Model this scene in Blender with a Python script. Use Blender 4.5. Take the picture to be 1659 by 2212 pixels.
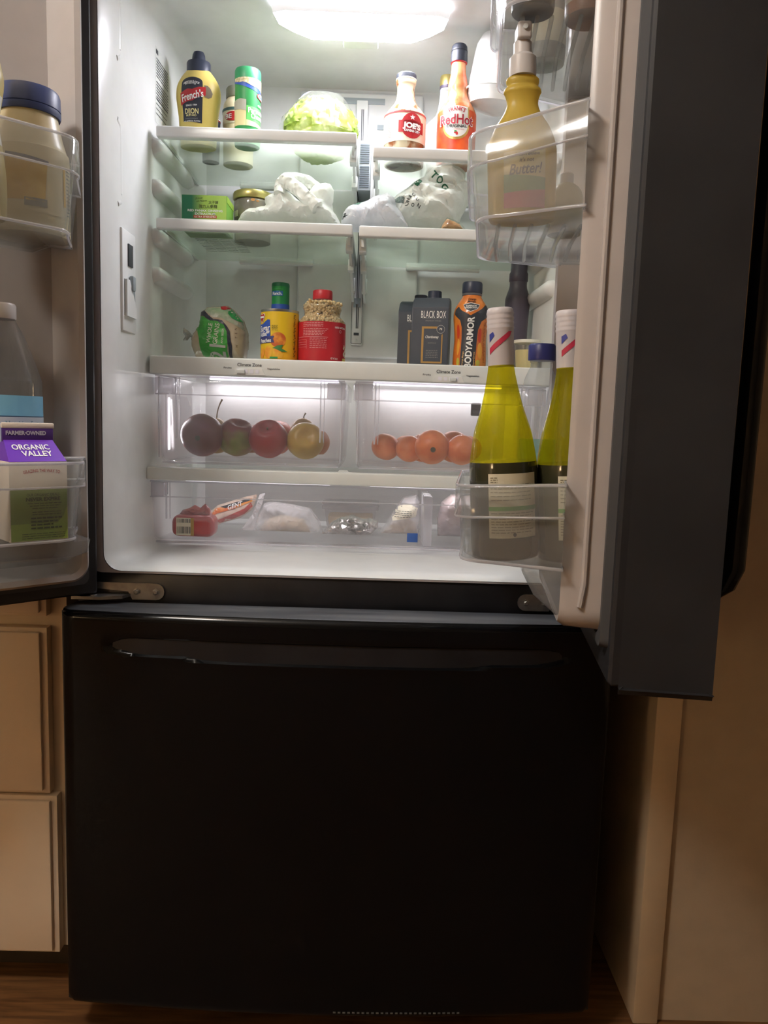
import bpy, bmesh, math, random
from math import sin, cos, pi, sqrt, radians
from mathutils import Vector, Matrix, noise
from mathutils.bvhtree import BVHTree
from mathutils.geometry import delaunay_2d_cdt

for o in list(bpy.data.objects):
    bpy.data.objects.remove(o)
scene = bpy.context.scene
COL = scene.collection

# ------------------------------------------------------------ camera
CAM = Vector((.0539, -1.3051, 1.0919)); FPX = 1661.0
YAW, PITCH, ROLL = .0115, .119, .032
_f = Vector((sin(YAW)*cos(PITCH), cos(YAW)*cos(PITCH), -sin(PITCH)))
_r0 = Vector((cos(YAW), -sin(YAW), 0)); _u0 = _r0.cross(_f)
_r = _r0*cos(ROLL) + _u0*sin(ROLL); _u = _u0*cos(ROLL) - _r0*sin(ROLL)
cd = bpy.data.cameras.new('camera'); cam = bpy.data.objects.new('camera', cd); COL.objects.link(cam)
cd.sensor_fit = 'VERTICAL'; cd.sensor_height = 36.0; cd.lens = 36.0*FPX/2212.0
cd.clip_start = .02; cd.clip_end = 60
m = Matrix((_r, _u, -_f)).transposed().to_4x4(); m.translation = CAM
cam.matrix_world = m
scene.camera = cam

# ------------------------------------------------------------ world, light, exposure
w = bpy.data.worlds.new('world'); scene.world = w; w.use_nodes = True
w.node_tree.nodes['Background'].inputs[0].default_value = (.9, .75, .6, 1)
w.node_tree.nodes['Background'].inputs[1].default_value = .004
vs = scene.view_settings
vs.view_transform = 'Standard'; vs.look = 'None'; vs.gamma = 1; vs.exposure = 0
vs.use_curve_mapping = False
scene.cycles.transparent_max_bounces = 28
scene.cycles.max_bounces = 8
scene.cycles.adaptive_threshold = .03
scene.cycles.diffuse_bounces = 4
scene.cycles.sample_clamp_indirect = 6.0

FRIDGE_W = 60.0        # lamp under the top of the cavity, watts
CRISP_W = 0.37        # each crisper light, watts
ROOM_W = 54.0          # warm ceiling lamp behind the viewer, watts

FILL_W = 72.0    # added warm fill lamp, unseen behind the viewer, watts

def area(name, loc, rot, sx, sy, power, col, parent=None):
    l = bpy.data.lights.new(name, 'AREA'); l.shape = 'RECTANGLE'; l.size = sx; l.size_y = sy
    l.energy = power; l.color = col
    o = bpy.data.objects.new(name, l); COL.objects.link(o); o.location = loc; o.rotation_euler = rot
    if parent: o.parent = parent
    return o

# ------------------------------------------------------------ helpers
def at(u, v, Y):
    d = _f + _r*((u-829.5)/FPX) - _u*((v-1106)/FPX)
    t = (Y-CAM.y)/d.y
    return CAM + d*t
def px(Y): return (Y-CAM.y)/FPX

def lin(c):
    return tuple((x/12.92 if x <= .04045 else ((x+.055)/1.055)**2.4) for x in (v/255 for v in c))

MATS = {}
def M(name, rgb, rough=.5, metal=0, alpha=1, trans=0, ior=1.45, rgb2=None, nscale=20, bump=0, bscale=60,
      emis=0, spec=.5, translucent=0, coat=0, nlo=.4, nhi=.6, stretch=None):
    if name in MATS: return MATS[name]
    m = bpy.data.materials.new(name); m.use_nodes = True; nt = m.node_tree
    p = nt.nodes['Principled BSDF']; c = lin(rgb)+(1,)
    p.inputs['Base Color'].default_value = c
    p.inputs['Roughness'].default_value = rough; p.inputs['Metallic'].default_value = metal
    p.inputs['Alpha'].default_value = alpha; p.inputs['Transmission Weight'].default_value = trans
    p.inputs['IOR'].default_value = ior; p.inputs['Specular IOR Level'].default_value = spec
    p.inputs['Coat Weight'].default_value = coat
    tc = nt.nodes.new('ShaderNodeTexCoord'); src = tc.outputs['Object']
    if stretch:
        mp = nt.nodes.new('ShaderNodeMapping'); mp.inputs['Scale'].default_value = stretch
        nt.links.new(src, mp.inputs['Vector']); src = mp.outputs['Vector']
    n = nt.nodes.new('ShaderNodeTexNoise'); n.inputs['Scale'].default_value = nscale; n.inputs['Detail'].default_value = 5
    nt.links.new(src, n.inputs['Vector'])
    r = nt.nodes.new('ShaderNodeValToRGB')
    r.color_ramp.elements[0].position = nlo; r.color_ramp.elements[1].position = nhi
    c2 = lin(rgb2)+(1,) if rgb2 else tuple(x*.96 for x in c[:3])+(1,)
    r.color_ramp.elements[0].color = c; r.color_ramp.elements[1].color = c2
    nt.links.new(n.outputs['Fac'], r.inputs['Fac']); nt.links.new(r.outputs['Color'], p.inputs['Base Color'])
    if bump:
        n2 = nt.nodes.new('ShaderNodeTexNoise'); n2.inputs['Scale'].default_value = bscale; n2.inputs['Detail'].default_value = 4
        nt.links.new(src, n2.inputs['Vector'])
        b = nt.nodes.new('ShaderNodeBump'); b.inputs['Strength'].default_value = bump; b.inputs['Distance'].default_value = .004
        nt.links.new(n2.outputs['Fac'], b.inputs['Height']); nt.links.new(b.outputs['Normal'], p.inputs['Normal'])
    if emis:
        p.inputs['Emission Color'].default_value = c; p.inputs['Emission Strength'].default_value = emis
    if translucent:
        t = nt.nodes.new('ShaderNodeBsdfTranslucent'); nt.links.new(r.outputs['Color'], t.inputs['Color'])
        mx = nt.nodes.new('ShaderNodeMixShader'); mx.inputs[0].default_value = translucent
        out = nt.nodes['Material Output']
        if alpha < 1:
            p.inputs['Alpha'].default_value = 1
            tr = nt.nodes.new('ShaderNodeBsdfTransparent'); mx2 = nt.nodes.new('ShaderNodeMixShader'); mx2.inputs[0].default_value = alpha
            nt.links.new(p.outputs[0], mx.inputs[1]); nt.links.new(t.outputs[0], mx.inputs[2])
            nt.links.new(tr.outputs[0], mx2.inputs[1]); nt.links.new(mx.outputs[0], mx2.inputs[2])
            nt.links.new(mx2.outputs[0], out.inputs[0])
        else:
            nt.links.new(p.outputs[0], mx.inputs[1]); nt.links.new(t.outputs[0], mx.inputs[2])
            nt.links.new(mx.outputs[0], out.inputs[0])
    MATS[name] = m
    return m

def film(name, tint, haze, gloss=.5, rough=.08, dcol=None):
    """thin clear plastic or glass sheet: light passes, part is scattered by haze, part is mirrored at grazing angles"""
    if name in MATS: return MATS[name]
    m = bpy.data.materials.new(name); m.use_nodes = True; nt = m.node_tree; nt.nodes.clear()
    out = nt.nodes.new('ShaderNodeOutputMaterial')
    tr = nt.nodes.new('ShaderNodeBsdfTransparent'); tr.inputs[0].default_value = lin(tint)+(1,)
    df = nt.nodes.new('ShaderNodeBsdfDiffuse'); df.inputs[0].default_value = lin(dcol)+(1,) if dcol else (.82, .83, .83, 1)
    tl = nt.nodes.new('ShaderNodeBsdfTranslucent'); tl.inputs[0].default_value = lin(tint)+(1,)
    a = nt.nodes.new('ShaderNodeMixShader'); a.inputs[0].default_value = .5
    nt.links.new(df.outputs[0], a.inputs[1]); nt.links.new(tl.outputs[0], a.inputs[2])
    b = nt.nodes.new('ShaderNodeMixShader')
    n = nt.nodes.new('ShaderNodeTexNoise'); n.inputs['Scale'].default_value = 9
    tc = nt.nodes.new('ShaderNodeTexCoord'); nt.links.new(tc.outputs['Object'], n.inputs['Vector'])
    mr = nt.nodes.new('ShaderNodeMapRange'); mr.inputs['To Min'].default_value = haze*.8; mr.inputs['To Max'].default_value = haze*1.2
    nt.links.new(n.outputs['Fac'], mr.inputs['Value']); nt.links.new(mr.outputs[0], b.inputs[0])
    nt.links.new(tr.outputs[0], b.inputs[1]); nt.links.new(a.outputs[0], b.inputs[2])
    g = nt.nodes.new('ShaderNodeBsdfGlossy'); g.inputs['Roughness'].default_value = rough
    lw = nt.nodes.new('ShaderNodeLayerWeight'); lw.inputs['Blend'].default_value = .5
    pw = nt.nodes.new('ShaderNodeMath'); pw.operation = 'POWER'; pw.inputs[1].default_value = 5
    mu = nt.nodes.new('ShaderNodeMath'); mu.operation = 'MULTIPLY_ADD'; mu.inputs[1].default_value = gloss; mu.inputs[2].default_value = .035
    nt.links.new(lw.outputs['Facing'], pw.inputs[0]); nt.links.new(pw.outputs[0], mu.inputs[0])
    c = nt.nodes.new('ShaderNodeMixShader'); nt.links.new(mu.outputs[0], c.inputs[0])
    nt.links.new(b.outputs[0], c.inputs[1]); nt.links.new(g.outputs[0], c.inputs[2])
    nt.links.new(c.outputs[0], out.inputs[0])
    MATS[name] = m
    return m

def mk(name, bm, mat, parent=None, smooth=35, loc=None, rotz=0, recalc=True, kind=None, label=None):
    if recalc: bmesh.ops.recalc_face_normals(bm, faces=bm.faces)
    me = bpy.data.meshes.new(name); bm.to_mesh(me); bm.free()
    if smooth:
        me.polygons.foreach_set('use_smooth', [True]*len(me.polygons))
        me.set_sharp_from_angle(angle=radians(smooth))
    if mat: me.materials.append(mat)
    o = bpy.data.objects.new(name, me); COL.objects.link(o)
    if parent: o.parent = parent
    if loc is not None: o.location = loc
    o.rotation_euler[2] = rotz
    if kind: o['kind'] = kind
    if label: o['label'] = label
    return o
def thing(name, label, cat, loc=(0, 0, 0), rotz=0, group=None, rot=None):
    o = bpy.data.objects.new(name, None); COL.objects.link(o); o.empty_display_size = .02
    o.location = loc; o.rotation_euler = rot if rot else (0, 0, rotz)
    o['label'] = label; o['category'] = cat
    if group: o['group'] = group
    return o
def tag(o, label, cat, group=None):
    o['label'] = label; o['category'] = cat
    if group: o['group'] = group
    return o

nb = bmesh.new
def each(name, mat, parent, boxes, r=0, **k):
    return [mk(name, box(nb(), *q, r), mat, parent, **k) for q in boxes]
def merge(bm, t):
    me = bpy.data.meshes.new('t'); t.to_mesh(me); t.free(); bm.from_mesh(me); bpy.data.meshes.remove(me)
def box(bm, x0, x1, y0, y1, z0, z1, r=0, seg=2, top=1.0, mat4=None):
    t = nb(); bmesh.ops.create_cube(t, size=1)
    for v in t.verts:
        k = top if v.co.z > 0 else 1
        v.co = Vector(((x0+x1)/2+v.co.x*k*(x1-x0), (y0+y1)/2+v.co.y*k*(y1-y0), (z0+z1)/2+v.co.z*(z1-z0)))
    if r: bmesh.ops.bevel(t, geom=t.edges[:], offset=r, segments=seg, affect='EDGES', profile=.5)
    if mat4: t.transform(mat4)
    merge(bm, t); return bm
def lathe(bm, prof, n=40, sx=1, sy=1, cx=0, cy=0, cap0=True, cap1=True):
    rings = []
    for r, z in prof:
        rings.append([bm.verts.new((cx+r*sx*sin(2*pi*i/n), cy-r*sy*cos(2*pi*i/n), z)) for i in range(n)])
    for a, b in zip(rings, rings[1:]):
        for i in range(n): bm.faces.new((a[i], a[(i+1) % n], b[(i+1) % n], b[i]))
    if cap0: bm.faces.new(rings[0][::-1])
    if cap1: bm.faces.new(rings[-1])
    return bm
def loft(bm, rings, cap0=True, cap1=True, closed=True):
    R = [[bm.verts.new(p) for p in r] for r in rings]; n = len(R[0])
    for a, b in zip(R, R[1:]):
        for i in range(n if closed else n-1): bm.faces.new((a[i], a[(i+1) % n], b[(i+1) % n], b[i]))
    if cap0: bm.faces.new(R[0][::-1])
    if cap1: bm.faces.new(R[-1])
    return bm
def tube(bm, pts, r, n=8):
    pts = [Vector(p) for p in pts]; rings = []
    for i, p in enumerate(pts):
        t = (pts[min(i+1, len(pts)-1)]-pts[max(i-1, 0)]).normalized()
        a = t.cross(Vector((.31, .17, .93))).normalized(); b = t.cross(a)
        rr = r[i] if isinstance(r, (list, tuple)) else r
        rings.append([p+a*rr*cos(2*pi*k/n)+b*rr*sin(2*pi*k/n) for k in range(n)])
    return loft(bm, rings)
def rrect(x0, x1, y0, y1, r, n=5):
    out = []
    for cx, cy, a0 in ((x1-r, y1-r, 0), (x0+r, y1-r, 90), (x0+r, y0+r, 180), (x1-r, y0+r, 270)):
        for i in range(n+1):
            a = radians(a0+90*i/n); out.append((cx+r*cos(a), cy+r*sin(a)))
    return out
def prism(bm, poly, lo, hi, axis='y'):
    f = {'y': lambda p, h: (p[0], h, p[1]), 'x': lambda p, h: (h, p[0], p[1]), 'z': lambda p, h: (p[0], p[1], h)}[axis]
    return loft(bm, [[f(p, lo) for p in poly], [f(p, hi) for p in poly]])
def blob(bm, c, r, sub=3, fn=None):
    t = nb(); bmesh.ops.create_icosphere(t, subdivisions=sub, radius=1)
    for v in t.verts:
        d = v.co.normalized(); k = fn(d) if fn else 1
        v.co = Vector((c[0]+d.x*r[0]*k, c[1]+d.y*r[1]*k, c[2]+d.z*r[2]*k))
    merge(bm, t); return bm

# ---- flat print: 2-D shapes that are laid onto a surface
def poly2(bm, pts):
    vs_ = [bm.verts.new((p[0], p[1], 0)) for p in pts]
    try:
        f = bm.faces.new(vs_); bmesh.ops.triangulate(bm, faces=[f])
    except ValueError: pass
    return bm
def rect2(bm, x0, x1, y0, y1): return poly2(bm, [(x0, y0), (x1, y0), (x1, y1), (x0, y1)])
def disc2(bm, cx, cy, rx, ry=None, n=28, a0=0, a1=360):
    ry = ry or rx
    return poly2(bm, [(cx+rx*cos(radians(a0+(a1-a0)*i/n)), cy+ry*sin(radians(a0+(a1-a0)*i/n))) for i in range(n)])
def ring2(bm, cx, cy, r0, r1, n=32):
    for i in range(n):
        a, b = 2*pi*i/n, 2*pi*(i+1)/n
        poly2(bm, [(cx+r0*cos(a), cy+r0*sin(a)), (cx+r1*cos(a), cy+r1*sin(a)), (cx+r1*cos(b), cy+r1*sin(b)), (cx+r0*cos(b), cy+r0*sin(b))])
    return bm
def text2(bm, s, cx, cy, h, w=None, bold=0, shear=0, rot=0, arc=None, spacing=1):
    """lettering centred on (cx, cy), cap height h, optional total width w; arc bends the line on a radius"""
    cu = bpy.data.curves.new('t', 'FONT'); cu.body = s; cu.size = 1; cu.offset = bold; cu.shear = shear
    cu.resolution_u = 3; cu.space_character = spacing
    ob = bpy.data.objects.new('t', cu); COL.objects.link(ob)
    dg = bpy.context.evaluated_depsgraph_get()
    me = bpy.data.meshes.new_from_object(ob.evaluated_get(dg)); bpy.data.objects.remove(ob); bpy.data.curves.remove(cu)
    if not me.vertices: return bm
    xs = [v.co.x for v in me.vertices]; ys = [v.co.y for v in me.vertices]
    mx, Mx = min(xs), max(xs); my, My = min(ys), max(ys)
    k = h/.729; kx = (w/(Mx-mx)) if w else k
    c, sn = cos(radians(rot)), sin(radians(rot))
    for v in me.vertices:
        x = (v.co.x-(mx+Mx)/2)*kx; y = (v.co.y-.36)*k
        if arc:
            a = x/arc; x, y = (arc+y)*sin(a), (arc+y)*cos(a)-arc
        v.co = (cx+x*c-y*sn, cy+x*sn+y*c, 0)
    bm.from_mesh(me); bpy.data.meshes.remove(me)
    return bm
def dash2(bm, x0, x1, y, h, seed=0, lo=.002, hi=.006, gap=.0012):
    rnd = random.Random(seed); x = x0
    while x < x1:
        l = min(rnd.uniform(lo, hi), x1-x); rect2(bm, x, x+l, y-h/2, y+h/2); x += l+gap
    return bm
def decal(name, bm, fn, mat, parent, cut=.004, cuty=None, label=None):
    bmesh.ops.triangulate(bm, faces=bm.faces[:])
    if bm.verts and cut:
        for ax, st in ((0, cut), (1, cuty)):
            if not st: continue
            lo = min(v.co[ax] for v in bm.verts); hi = max(v.co[ax] for v in bm.verts)
            k = math.floor(lo/st)+1; nrm = (1, 0, 0) if ax == 0 else (0, 1, 0)
            while k*st < hi:
                bmesh.ops.bisect_plane(bm, geom=bm.verts[:]+bm.edges[:]+bm.faces[:], plane_co=tuple(x*k*st for x in nrm), plane_no=nrm)
                k += 1
    for v in bm.verts: v.co = fn(v.co.x, v.co.y)
    return mk(name, bm, mat, parent, smooth=0, recalc=False, label=label)
def on_lathe(prof, ref, eps=.0004, a0=0, sx=1, sy=1):
    def rz(z):
        for (r0, z0), (r1, z1) in zip(prof, prof[1:]):
            if z0 <= z <= z1 and z1 > z0: return r0+(r1-r0)*(z-z0)/(z1-z0)
        return prof[0][0] if z < prof[0][1] else prof[-1][0]
    def fn(s, t):
        a = s/ref+a0; r = rz(t)
        return Vector((r*sx*sin(a)+eps*sin(a), -r*sy*cos(a)-eps*cos(a), t))
    return fn
def on_plane(o, r=(1, 0, 0), u=(0, 0, 1), eps=.0004):
    o, r, u = Vector(o), Vector(r), Vector(u); n = r.cross(u).normalized()
    return lambda s, t: o+r*s+u*t+n*eps
def on_front(bm, eps=.0006):
    """print pressed from the front onto an uneven body"""
    tree = BVHTree.FromBMesh(bm)
    def fn(s, t):
        h = tree.ray_cast(Vector((s, -2, t)), Vector((0, 1, 0)))[0]
        if h is None:
            h = tree.find_nearest(Vector((s, -.05, t)))[0]
        return h-Vector((0, eps, 0))
    return fn
def inside(poly, x, y):
    c = False; j = len(poly)-1
    for i in range(len(poly)):
        (xi, yi), (xj, yj) = poly[i], poly[j]
        if (yi > y) != (yj > y) and x < (xj-xi)*(y-yi)/(yj-yi)+xi: c = not c
        j = i
    return c
def edge_dist(poly, x, y):
    best = 1e9; j = len(poly)-1
    for i in range(len(poly)):
        (x0, y0), (x1, y1) = poly[j], poly[i]; dx, dy = x1-x0, y1-y0
        t = max(0, min(1, ((x-x0)*dx+(y-y0)*dy)/max(1e-12, dx*dx+dy*dy)))
        best = min(best, math.hypot(x-x0-t*dx, y-y0-t*dy)); j = i
    return best
def puff(poly, front, back, h=.005, amp=.004, freq=60, seed=0, soft=.03, flat=1.0, jit=.35, floor=None):
    """a filled bag: outline poly in x-z, swelling to front / back, creased like film"""
    rnd = random.Random(seed)
    P = []
    n = len(poly)
    for i in range(n):
        a, b = poly[i], poly[(i+1) % n]; L = math.hypot(b[0]-a[0], b[1]-a[1]); k = max(1, int(L/h))
        for j in range(k): P.append((a[0]+(b[0]-a[0])*j/k, a[1]+(b[1]-a[1])*j/k))
    nbnd = len(P)
    x0 = min(p[0] for p in poly); x1 = max(p[0] for p in poly); y0 = min(p[1] for p in poly); y1 = max(p[1] for p in poly)
    y = y0
    while y < y1:
        x = x0
        while x < x1:
            q = (x+rnd.uniform(-jit, jit)*h, y+rnd.uniform(-jit, jit)*h)
            if inside(poly, *q) and edge_dist(poly, *q) > h*.5: P.append(q)
            x += h
        y += h
    V, _, Fc, *_x = delaunay_2d_cdt([Vector(p) for p in P], [(i, (i+1) % nbnd) for i in range(nbnd)], [], 1, 1e-6)
    off = Vector((seed*1.7, seed*.9, seed*2.3))
    bm = nb(); fr, bk = [], []
    for v in V:
        d = min(1, edge_dist(poly, v.x, v.y)/soft); s = sqrt(max(0, 1-(1-d)**2))
        def cr(yy):
            p = Vector((v.x, yy, v.y))*freq*.55+off
            wv = noise.noise_vector(p*.6)*1.1; q = p+wv; q = Vector((q.x*1.25+q.z*.45, q.y, q.z*.7-q.x*.3))
            t_ = 0; am_ = .75
            for _o in range(4):
                n_ = 1-2.4*abs(noise.noise(q)); t_ += am_*n_; q = q*2.03+Vector((5.2, 1.3, 9.1)); am_ *= .5
            e = noise.voronoi(p*1.1+wv*.5)[0]
            return t_*.55+(e[1]-e[0])*.5-.35
        k = min(1, d*2.5)
        zz = v.y if floor is None else max(v.y, floor)
        fr.append(bm.verts.new((v.x+amp*.5*k*noise.noise(Vector((v.x, 3, v.y))*freq+off), -front*s*flat-amp*k*cr(0), zz)))
        bk.append(fr[-1] if d < 1e-4 else bm.verts.new((v.x, back*s+amp*k*cr(5), zz)))
    for f in Fc:
        for L in ([fr[i] for i in f], [bk[i] for i in reversed(f)]):
            if len(set(L)) > 2:
                try: bm.faces.new(L)
                except ValueError: pass
    return bm
# ------------------------------------------------------------ materials of the place
m_wall = M('wall_paint', (178, 160, 136), .8, bump=.05, bscale=220)
m_trim = M('trim_paint', (200, 178, 148), .5)
m_ceil = M('ceiling_paint', (225, 218, 208), .9)
m_floor = M('floor_wood', (120, 84, 50), .45, rgb2=(92, 62, 36), nscale=6, stretch=(1, 14, 1), bump=.05)
m_cab = M('cabinet_paint', (240, 220, 194), .45, rgb2=(234, 213, 186), nscale=4)
m_cabd = M('cabinet_frame_paint', (222, 202, 174), .5)
m_black = M('black_gloss', (12, 13, 15), .14, spec=.28, rgb2=(14, 15, 17), nscale=3)
m_blackm = M('black_satin', (22, 23, 27), .38, rgb2=(30, 31, 35), nscale=14)
m_doorblk = M('door_black', (38, 39, 42), .42, rgb2=(43, 44, 47), nscale=8)
m_dust = M('black_dusty', (64, 66, 70), .42, rgb2=(102, 104, 107), nscale=9, nlo=.45, nhi=.75, stretch=(.4, 3, 1))
m_liner = M('liner_white', (222, 224, 222), .28, bump=.02, bscale=500)
m_flange = M('flange_grey', (158, 154, 156), .4)
m_grey = M('trim_grey', (224, 228, 225), .35)
m_white = M('white_plastic', (228, 230, 228), .3)
m_gtrack = M('track_grey', (150, 160, 163), .4)
m_dark = M('dark_grey', (62, 66, 70), .45)
m_doorlin = M('door_liner', (174, 168, 165), .3, bump=.02, bscale=500)
m_gasket = M('gasket_grey', (70, 72, 76), .5)
m_steel = M('hinge_steel', (170, 170, 168), .32, metal=.9, rgb2=(150, 150, 150), nscale=40)
m_glass = film('shelf_glass', (243, 249, 242), .23, .7, .12)
m_drawer = film('drawer_clear', (251, 250, 251), .075, .5, .06)
m_crisp = film('crisper_clear', (251, 250, 251), .075, .5, .06)
m_edge = film('drawer_edge', (247, 246, 250), .45, .8, .1)
m_bin = film('bin_clear', (240, 241, 240), .15, .7, .07)
m_binfrost = film('bin_frosted', (240, 241, 240), .23, .7, .12)
m_ink = M('ink_grey', (70, 74, 78), .6)
m_inkd = M('ink_dark', (28, 30, 34), .6)
m_inkw = M('ink_white', (240, 240, 236), .5)
m_lamp = M('lamp_diffuser', (246, 244, 255), .4, emis=1)
m_led = M('led_lens', (250, 246, 255), .4, emis=1)

Z1, Z2, Z3, Z4 = 1.618, 1.454, 1.199, .987
YF, YB, BW, ZC = .20, .513, .535, 1.842

def struct(name, bm, mat, **k):
    o = mk(name, bm, mat, **k); o['kind'] = 'structure'; return o
# ------------------------------------------------------------ room
struct('floor', box(nb(), -2.6, 2.2, -4.2, .80, -.05, 0), m_floor)
struct('wall_back', box(nb(), -2.6, .557, .72, .80, 0, 2.5), m_wall)
struct('wall_right', box(nb(), .563, 2.2, .0, .80, 0, 2.5), m_wall)
struct('wall_left', box(nb(), -2.68, -2.6, -4.2, .80, 0, 2.5), m_wall)
struct('wall_rear', box(nb(), -2.68, 2.28, -4.28, -4.2, 0, 2.5), m_wall)
struct('wall_side', box(nb(), 2.2, 2.28, -4.2, .80, 0, 2.5), m_wall)
struct('ceiling', box(nb(), -2.68, 2.28, -4.28, .80, 2.5, 2.58), m_ceil)
b = box(nb(), .5575, .604, -.012, .71, 0, 2.45, .003)
struct('trim_1', b, m_trim)

# warm ceiling lamp of the room, out of view behind the viewer
lamp = thing('ceiling_lamp', 'round warm ceiling lamp hanging behind the viewer', 'lamp', (-.8, -1.15, 2.5))
mk('lamp_base', lathe(nb(), [(.17, -.03), (.17, 0)], 40), m_white, lamp)
mk('lamp_shade', lathe(nb(), [(.02, -.095), (.10, -.085), (.145, -.06), (.155, -.03)], 40), M('lamp_shade', (255, 205, 150), .5, emis=1.2), lamp)
pl = bpy.data.lights.new('lamp_bulb', 'POINT'); pl.energy = ROOM_W; pl.color = (1, .955, .90); pl.shadow_soft_size = .14
po = bpy.data.objects.new('lamp_bulb', pl); COL.objects.link(po); po.location = (0, 0, -.26); po.parent = lamp

fl_ = thing('fill_lamp', 'added warm fill lamp with drum shade, unseen behind the viewer', 'lamp', (-2.2, -2.6, 0))  # extra lamp added to brighten the cabinets and the right wall
mk('fill_foot', lathe(nb(), [(.14, 0), (.14, .015), (.02, .03)], 36), m_dark, fl_)
mk('fill_pole', lathe(nb(), [(.012, .02), (.012, .95)], 16), m_dark, fl_)
mk('lamp_shade', lathe(nb(), [(.16, .95), (.12, 1.25)], 40, cap0=False, cap1=False), M('fill_shade', (240, 214, 176), .7, translucent=.6), fl_)
pl = bpy.data.lights.new('fill_bulb', 'POINT'); pl.energy = FILL_W; pl.color = (1, .93, .83); pl.shadow_soft_size = .1
po = bpy.data.objects.new('fill_bulb', pl); COL.objects.link(po); po.location = (0, 0, 1.1); po.parent = fl_

# ------------------------------------------------------------ kitchen base cabinet at the left
cabt = thing('base_cabinet', 'cream painted base cabinet with flat drawer fronts left of the fridge', 'cabinet', (-.80, .05, 0))
CX = -.80
b = nb(); box(b, -.30, .305, .0, .60, .085, .86)
mk('cabinet_body', b, m_cabd, cabt)
mk('toe_kick', box(nb(), -.30, .305, .06, .60, 0, .085), M('toe_kick', (60, 48, 36), .6), cabt)
for z0, z1, x1, nm in ((.735, .845, .268, 0), (.405, .700, .268, 1), (.092, .386, .280, 2)):
    d = box(nb(), -.29, x1+.010, -.021, -.001, z0-.007, z1+.007, .0015)
    dr = mk('drawer_front', d, m_cab, cabt)
    mk('raised_panel', box(nb(), -.28, x1, -.030, -.021, z0, z1, .003), m_cab, dr)
mk('worktop', box(nb(), -.31, .312, .005, .60, .861, .90, .004), M('worktop', (120, 112, 104), .3, rgb2=(90, 84, 80), nscale=60), cabt)
# ------------------------------------------------------------ refrigerator
fr = thing('refrigerator', 'black french-door refrigerator standing open, full of food', 'refrigerator', (0, 0, 0))
b = nb()
box(b, -.455, -.431, .0, .68, .05, 1.93, .003); box(b, .431, .455, .0, .68, .05, 1.93, .003)
box(b, -.431, .431, .0, .68, 1.87, 1.93); box(b, -.431, .431, .62, .68, .05, 1.87)
box(b, -.431, .431, .0, .05, .745, .8165, .002); box(b, -.431, .431, .02, .62, .05, .745)
mk('outer_shell', b, m_blackm, fr)
b = nb()
def rr3(x, z0, z1, r, y): return [(p[0], y, p[1]) for p in rrect(-x, x, z0, z1, r, 8)]
loft(b, [rr3(.409, .8205, 1.862, .030, -.001), rr3(.406, .824, 1.858, .028, .006), rr3(.398, .8245, 1.852, .028, .05), rr3(.394, .8245, 1.85, .03, .165),
         rr3(.386, .8255, 1.845, .03, .195), rr3(.383, .826, ZC, .03, .22), rr3(.374, .828, ZC, .035, BW-.03), rr3(.355, .845, ZC-.012, .03, BW)], cap0=False, cap1=True)
lin_o = mk('inner_liner', b, m_liner, fr, smooth=50, recalc=False)
b = nb(); loft(b, [rr3(.431, .8175, 1.874, .02, .0), rr3(.431, .8175, 1.874, .02, -.004), rr3(.409, .8205, 1.862, .030, -.004)], cap0=False, cap1=False)
mk('front_flange', b, m_flange, fr)
# long shallow beads pressed into the left side wall, sticker, latch panel
XL = -.4035
for (v0, v1) in ((-80, 128), (258, 442)):
    p0, p1 = at(256, v0, .06), at(258, v1, .06)
    mk('wall_bead', tube(nb(), [(XL, .055, p1.z), (XL, .068, p1.z+.006), (XL, .072, p1.z+.02), (XL, .072, p0.z-.02), (XL, .068, p0.z-.006), (XL, .055, p0.z)], .0075, 14), m_liner, lin_o)
p0, p1 = at(246, 475, .06), at(283, 716, .12)
lp = mk('latch_panel', box(nb(), -.402, -.393, .062, .135, p1.z-.004, p0.z-.010, .003), m_white, fr)
zt, zb_ = p0.z-.02, p1.z+.01
b = nb(); box(b, -.3932, -.3925, .068, .128, zb_+.012, zt-.075, .0002)
mk('latch_recess', b, m_gtrack, lp)
b = nb(); prism(b, [(.070, zt-.075), (.085, zt-.075), (.122, zb_+.03), (.122, zb_+.012), (.070, zb_+.012)], -.3925, -.388, 'x')
mk('latch_lever', b, m_white, lp)
mk('latch_switch', box(nb(), -.3935, -.3905, .088, .112, zt-.05, zt-.012, .001), m_dark, lp)
mk('latch_knob', box(nb(), -.3925, -.384, .092, .108, zt-.092, zt-.066, .003), m_gtrack, lp)
# technical sticker on the left wall
SY0, SY1 = .225, .29
xs = lambda y: -.3833+(y-.22)*.0295+.0006
sz1 = at(336, 97, .225).z; sz0 = at(336, 262, .225).z
fn = lambda s, t: Vector((xs(SY0+s), SY0+s, t))
b = nb(); rect2(b, 0, .085, sz0, sz1); st_ = decal('technical_sticker', b, fn, M('sticker', (214, 217, 212), .5), fr, cut=0)
fn2 = lambda s, t: Vector((xs(SY0+s)+.0004, SY0+s, t))
b = nb()
H = sz1-sz0
rect2(b, .004, .016, sz1-.012, sz1-.004)
for i in range(15):
    if i in (7,): continue
    dash2(b, .006, .078, sz1-.02-i*.0052, .0022, i)
for i in range(5): rect2(b, .004, .080-i*.004, sz0+.052-i*.009, sz0+.0535-i*.009)
mk_ = decal('sticker_print', b, fn2, m_ink, st_, cut=0)
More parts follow.
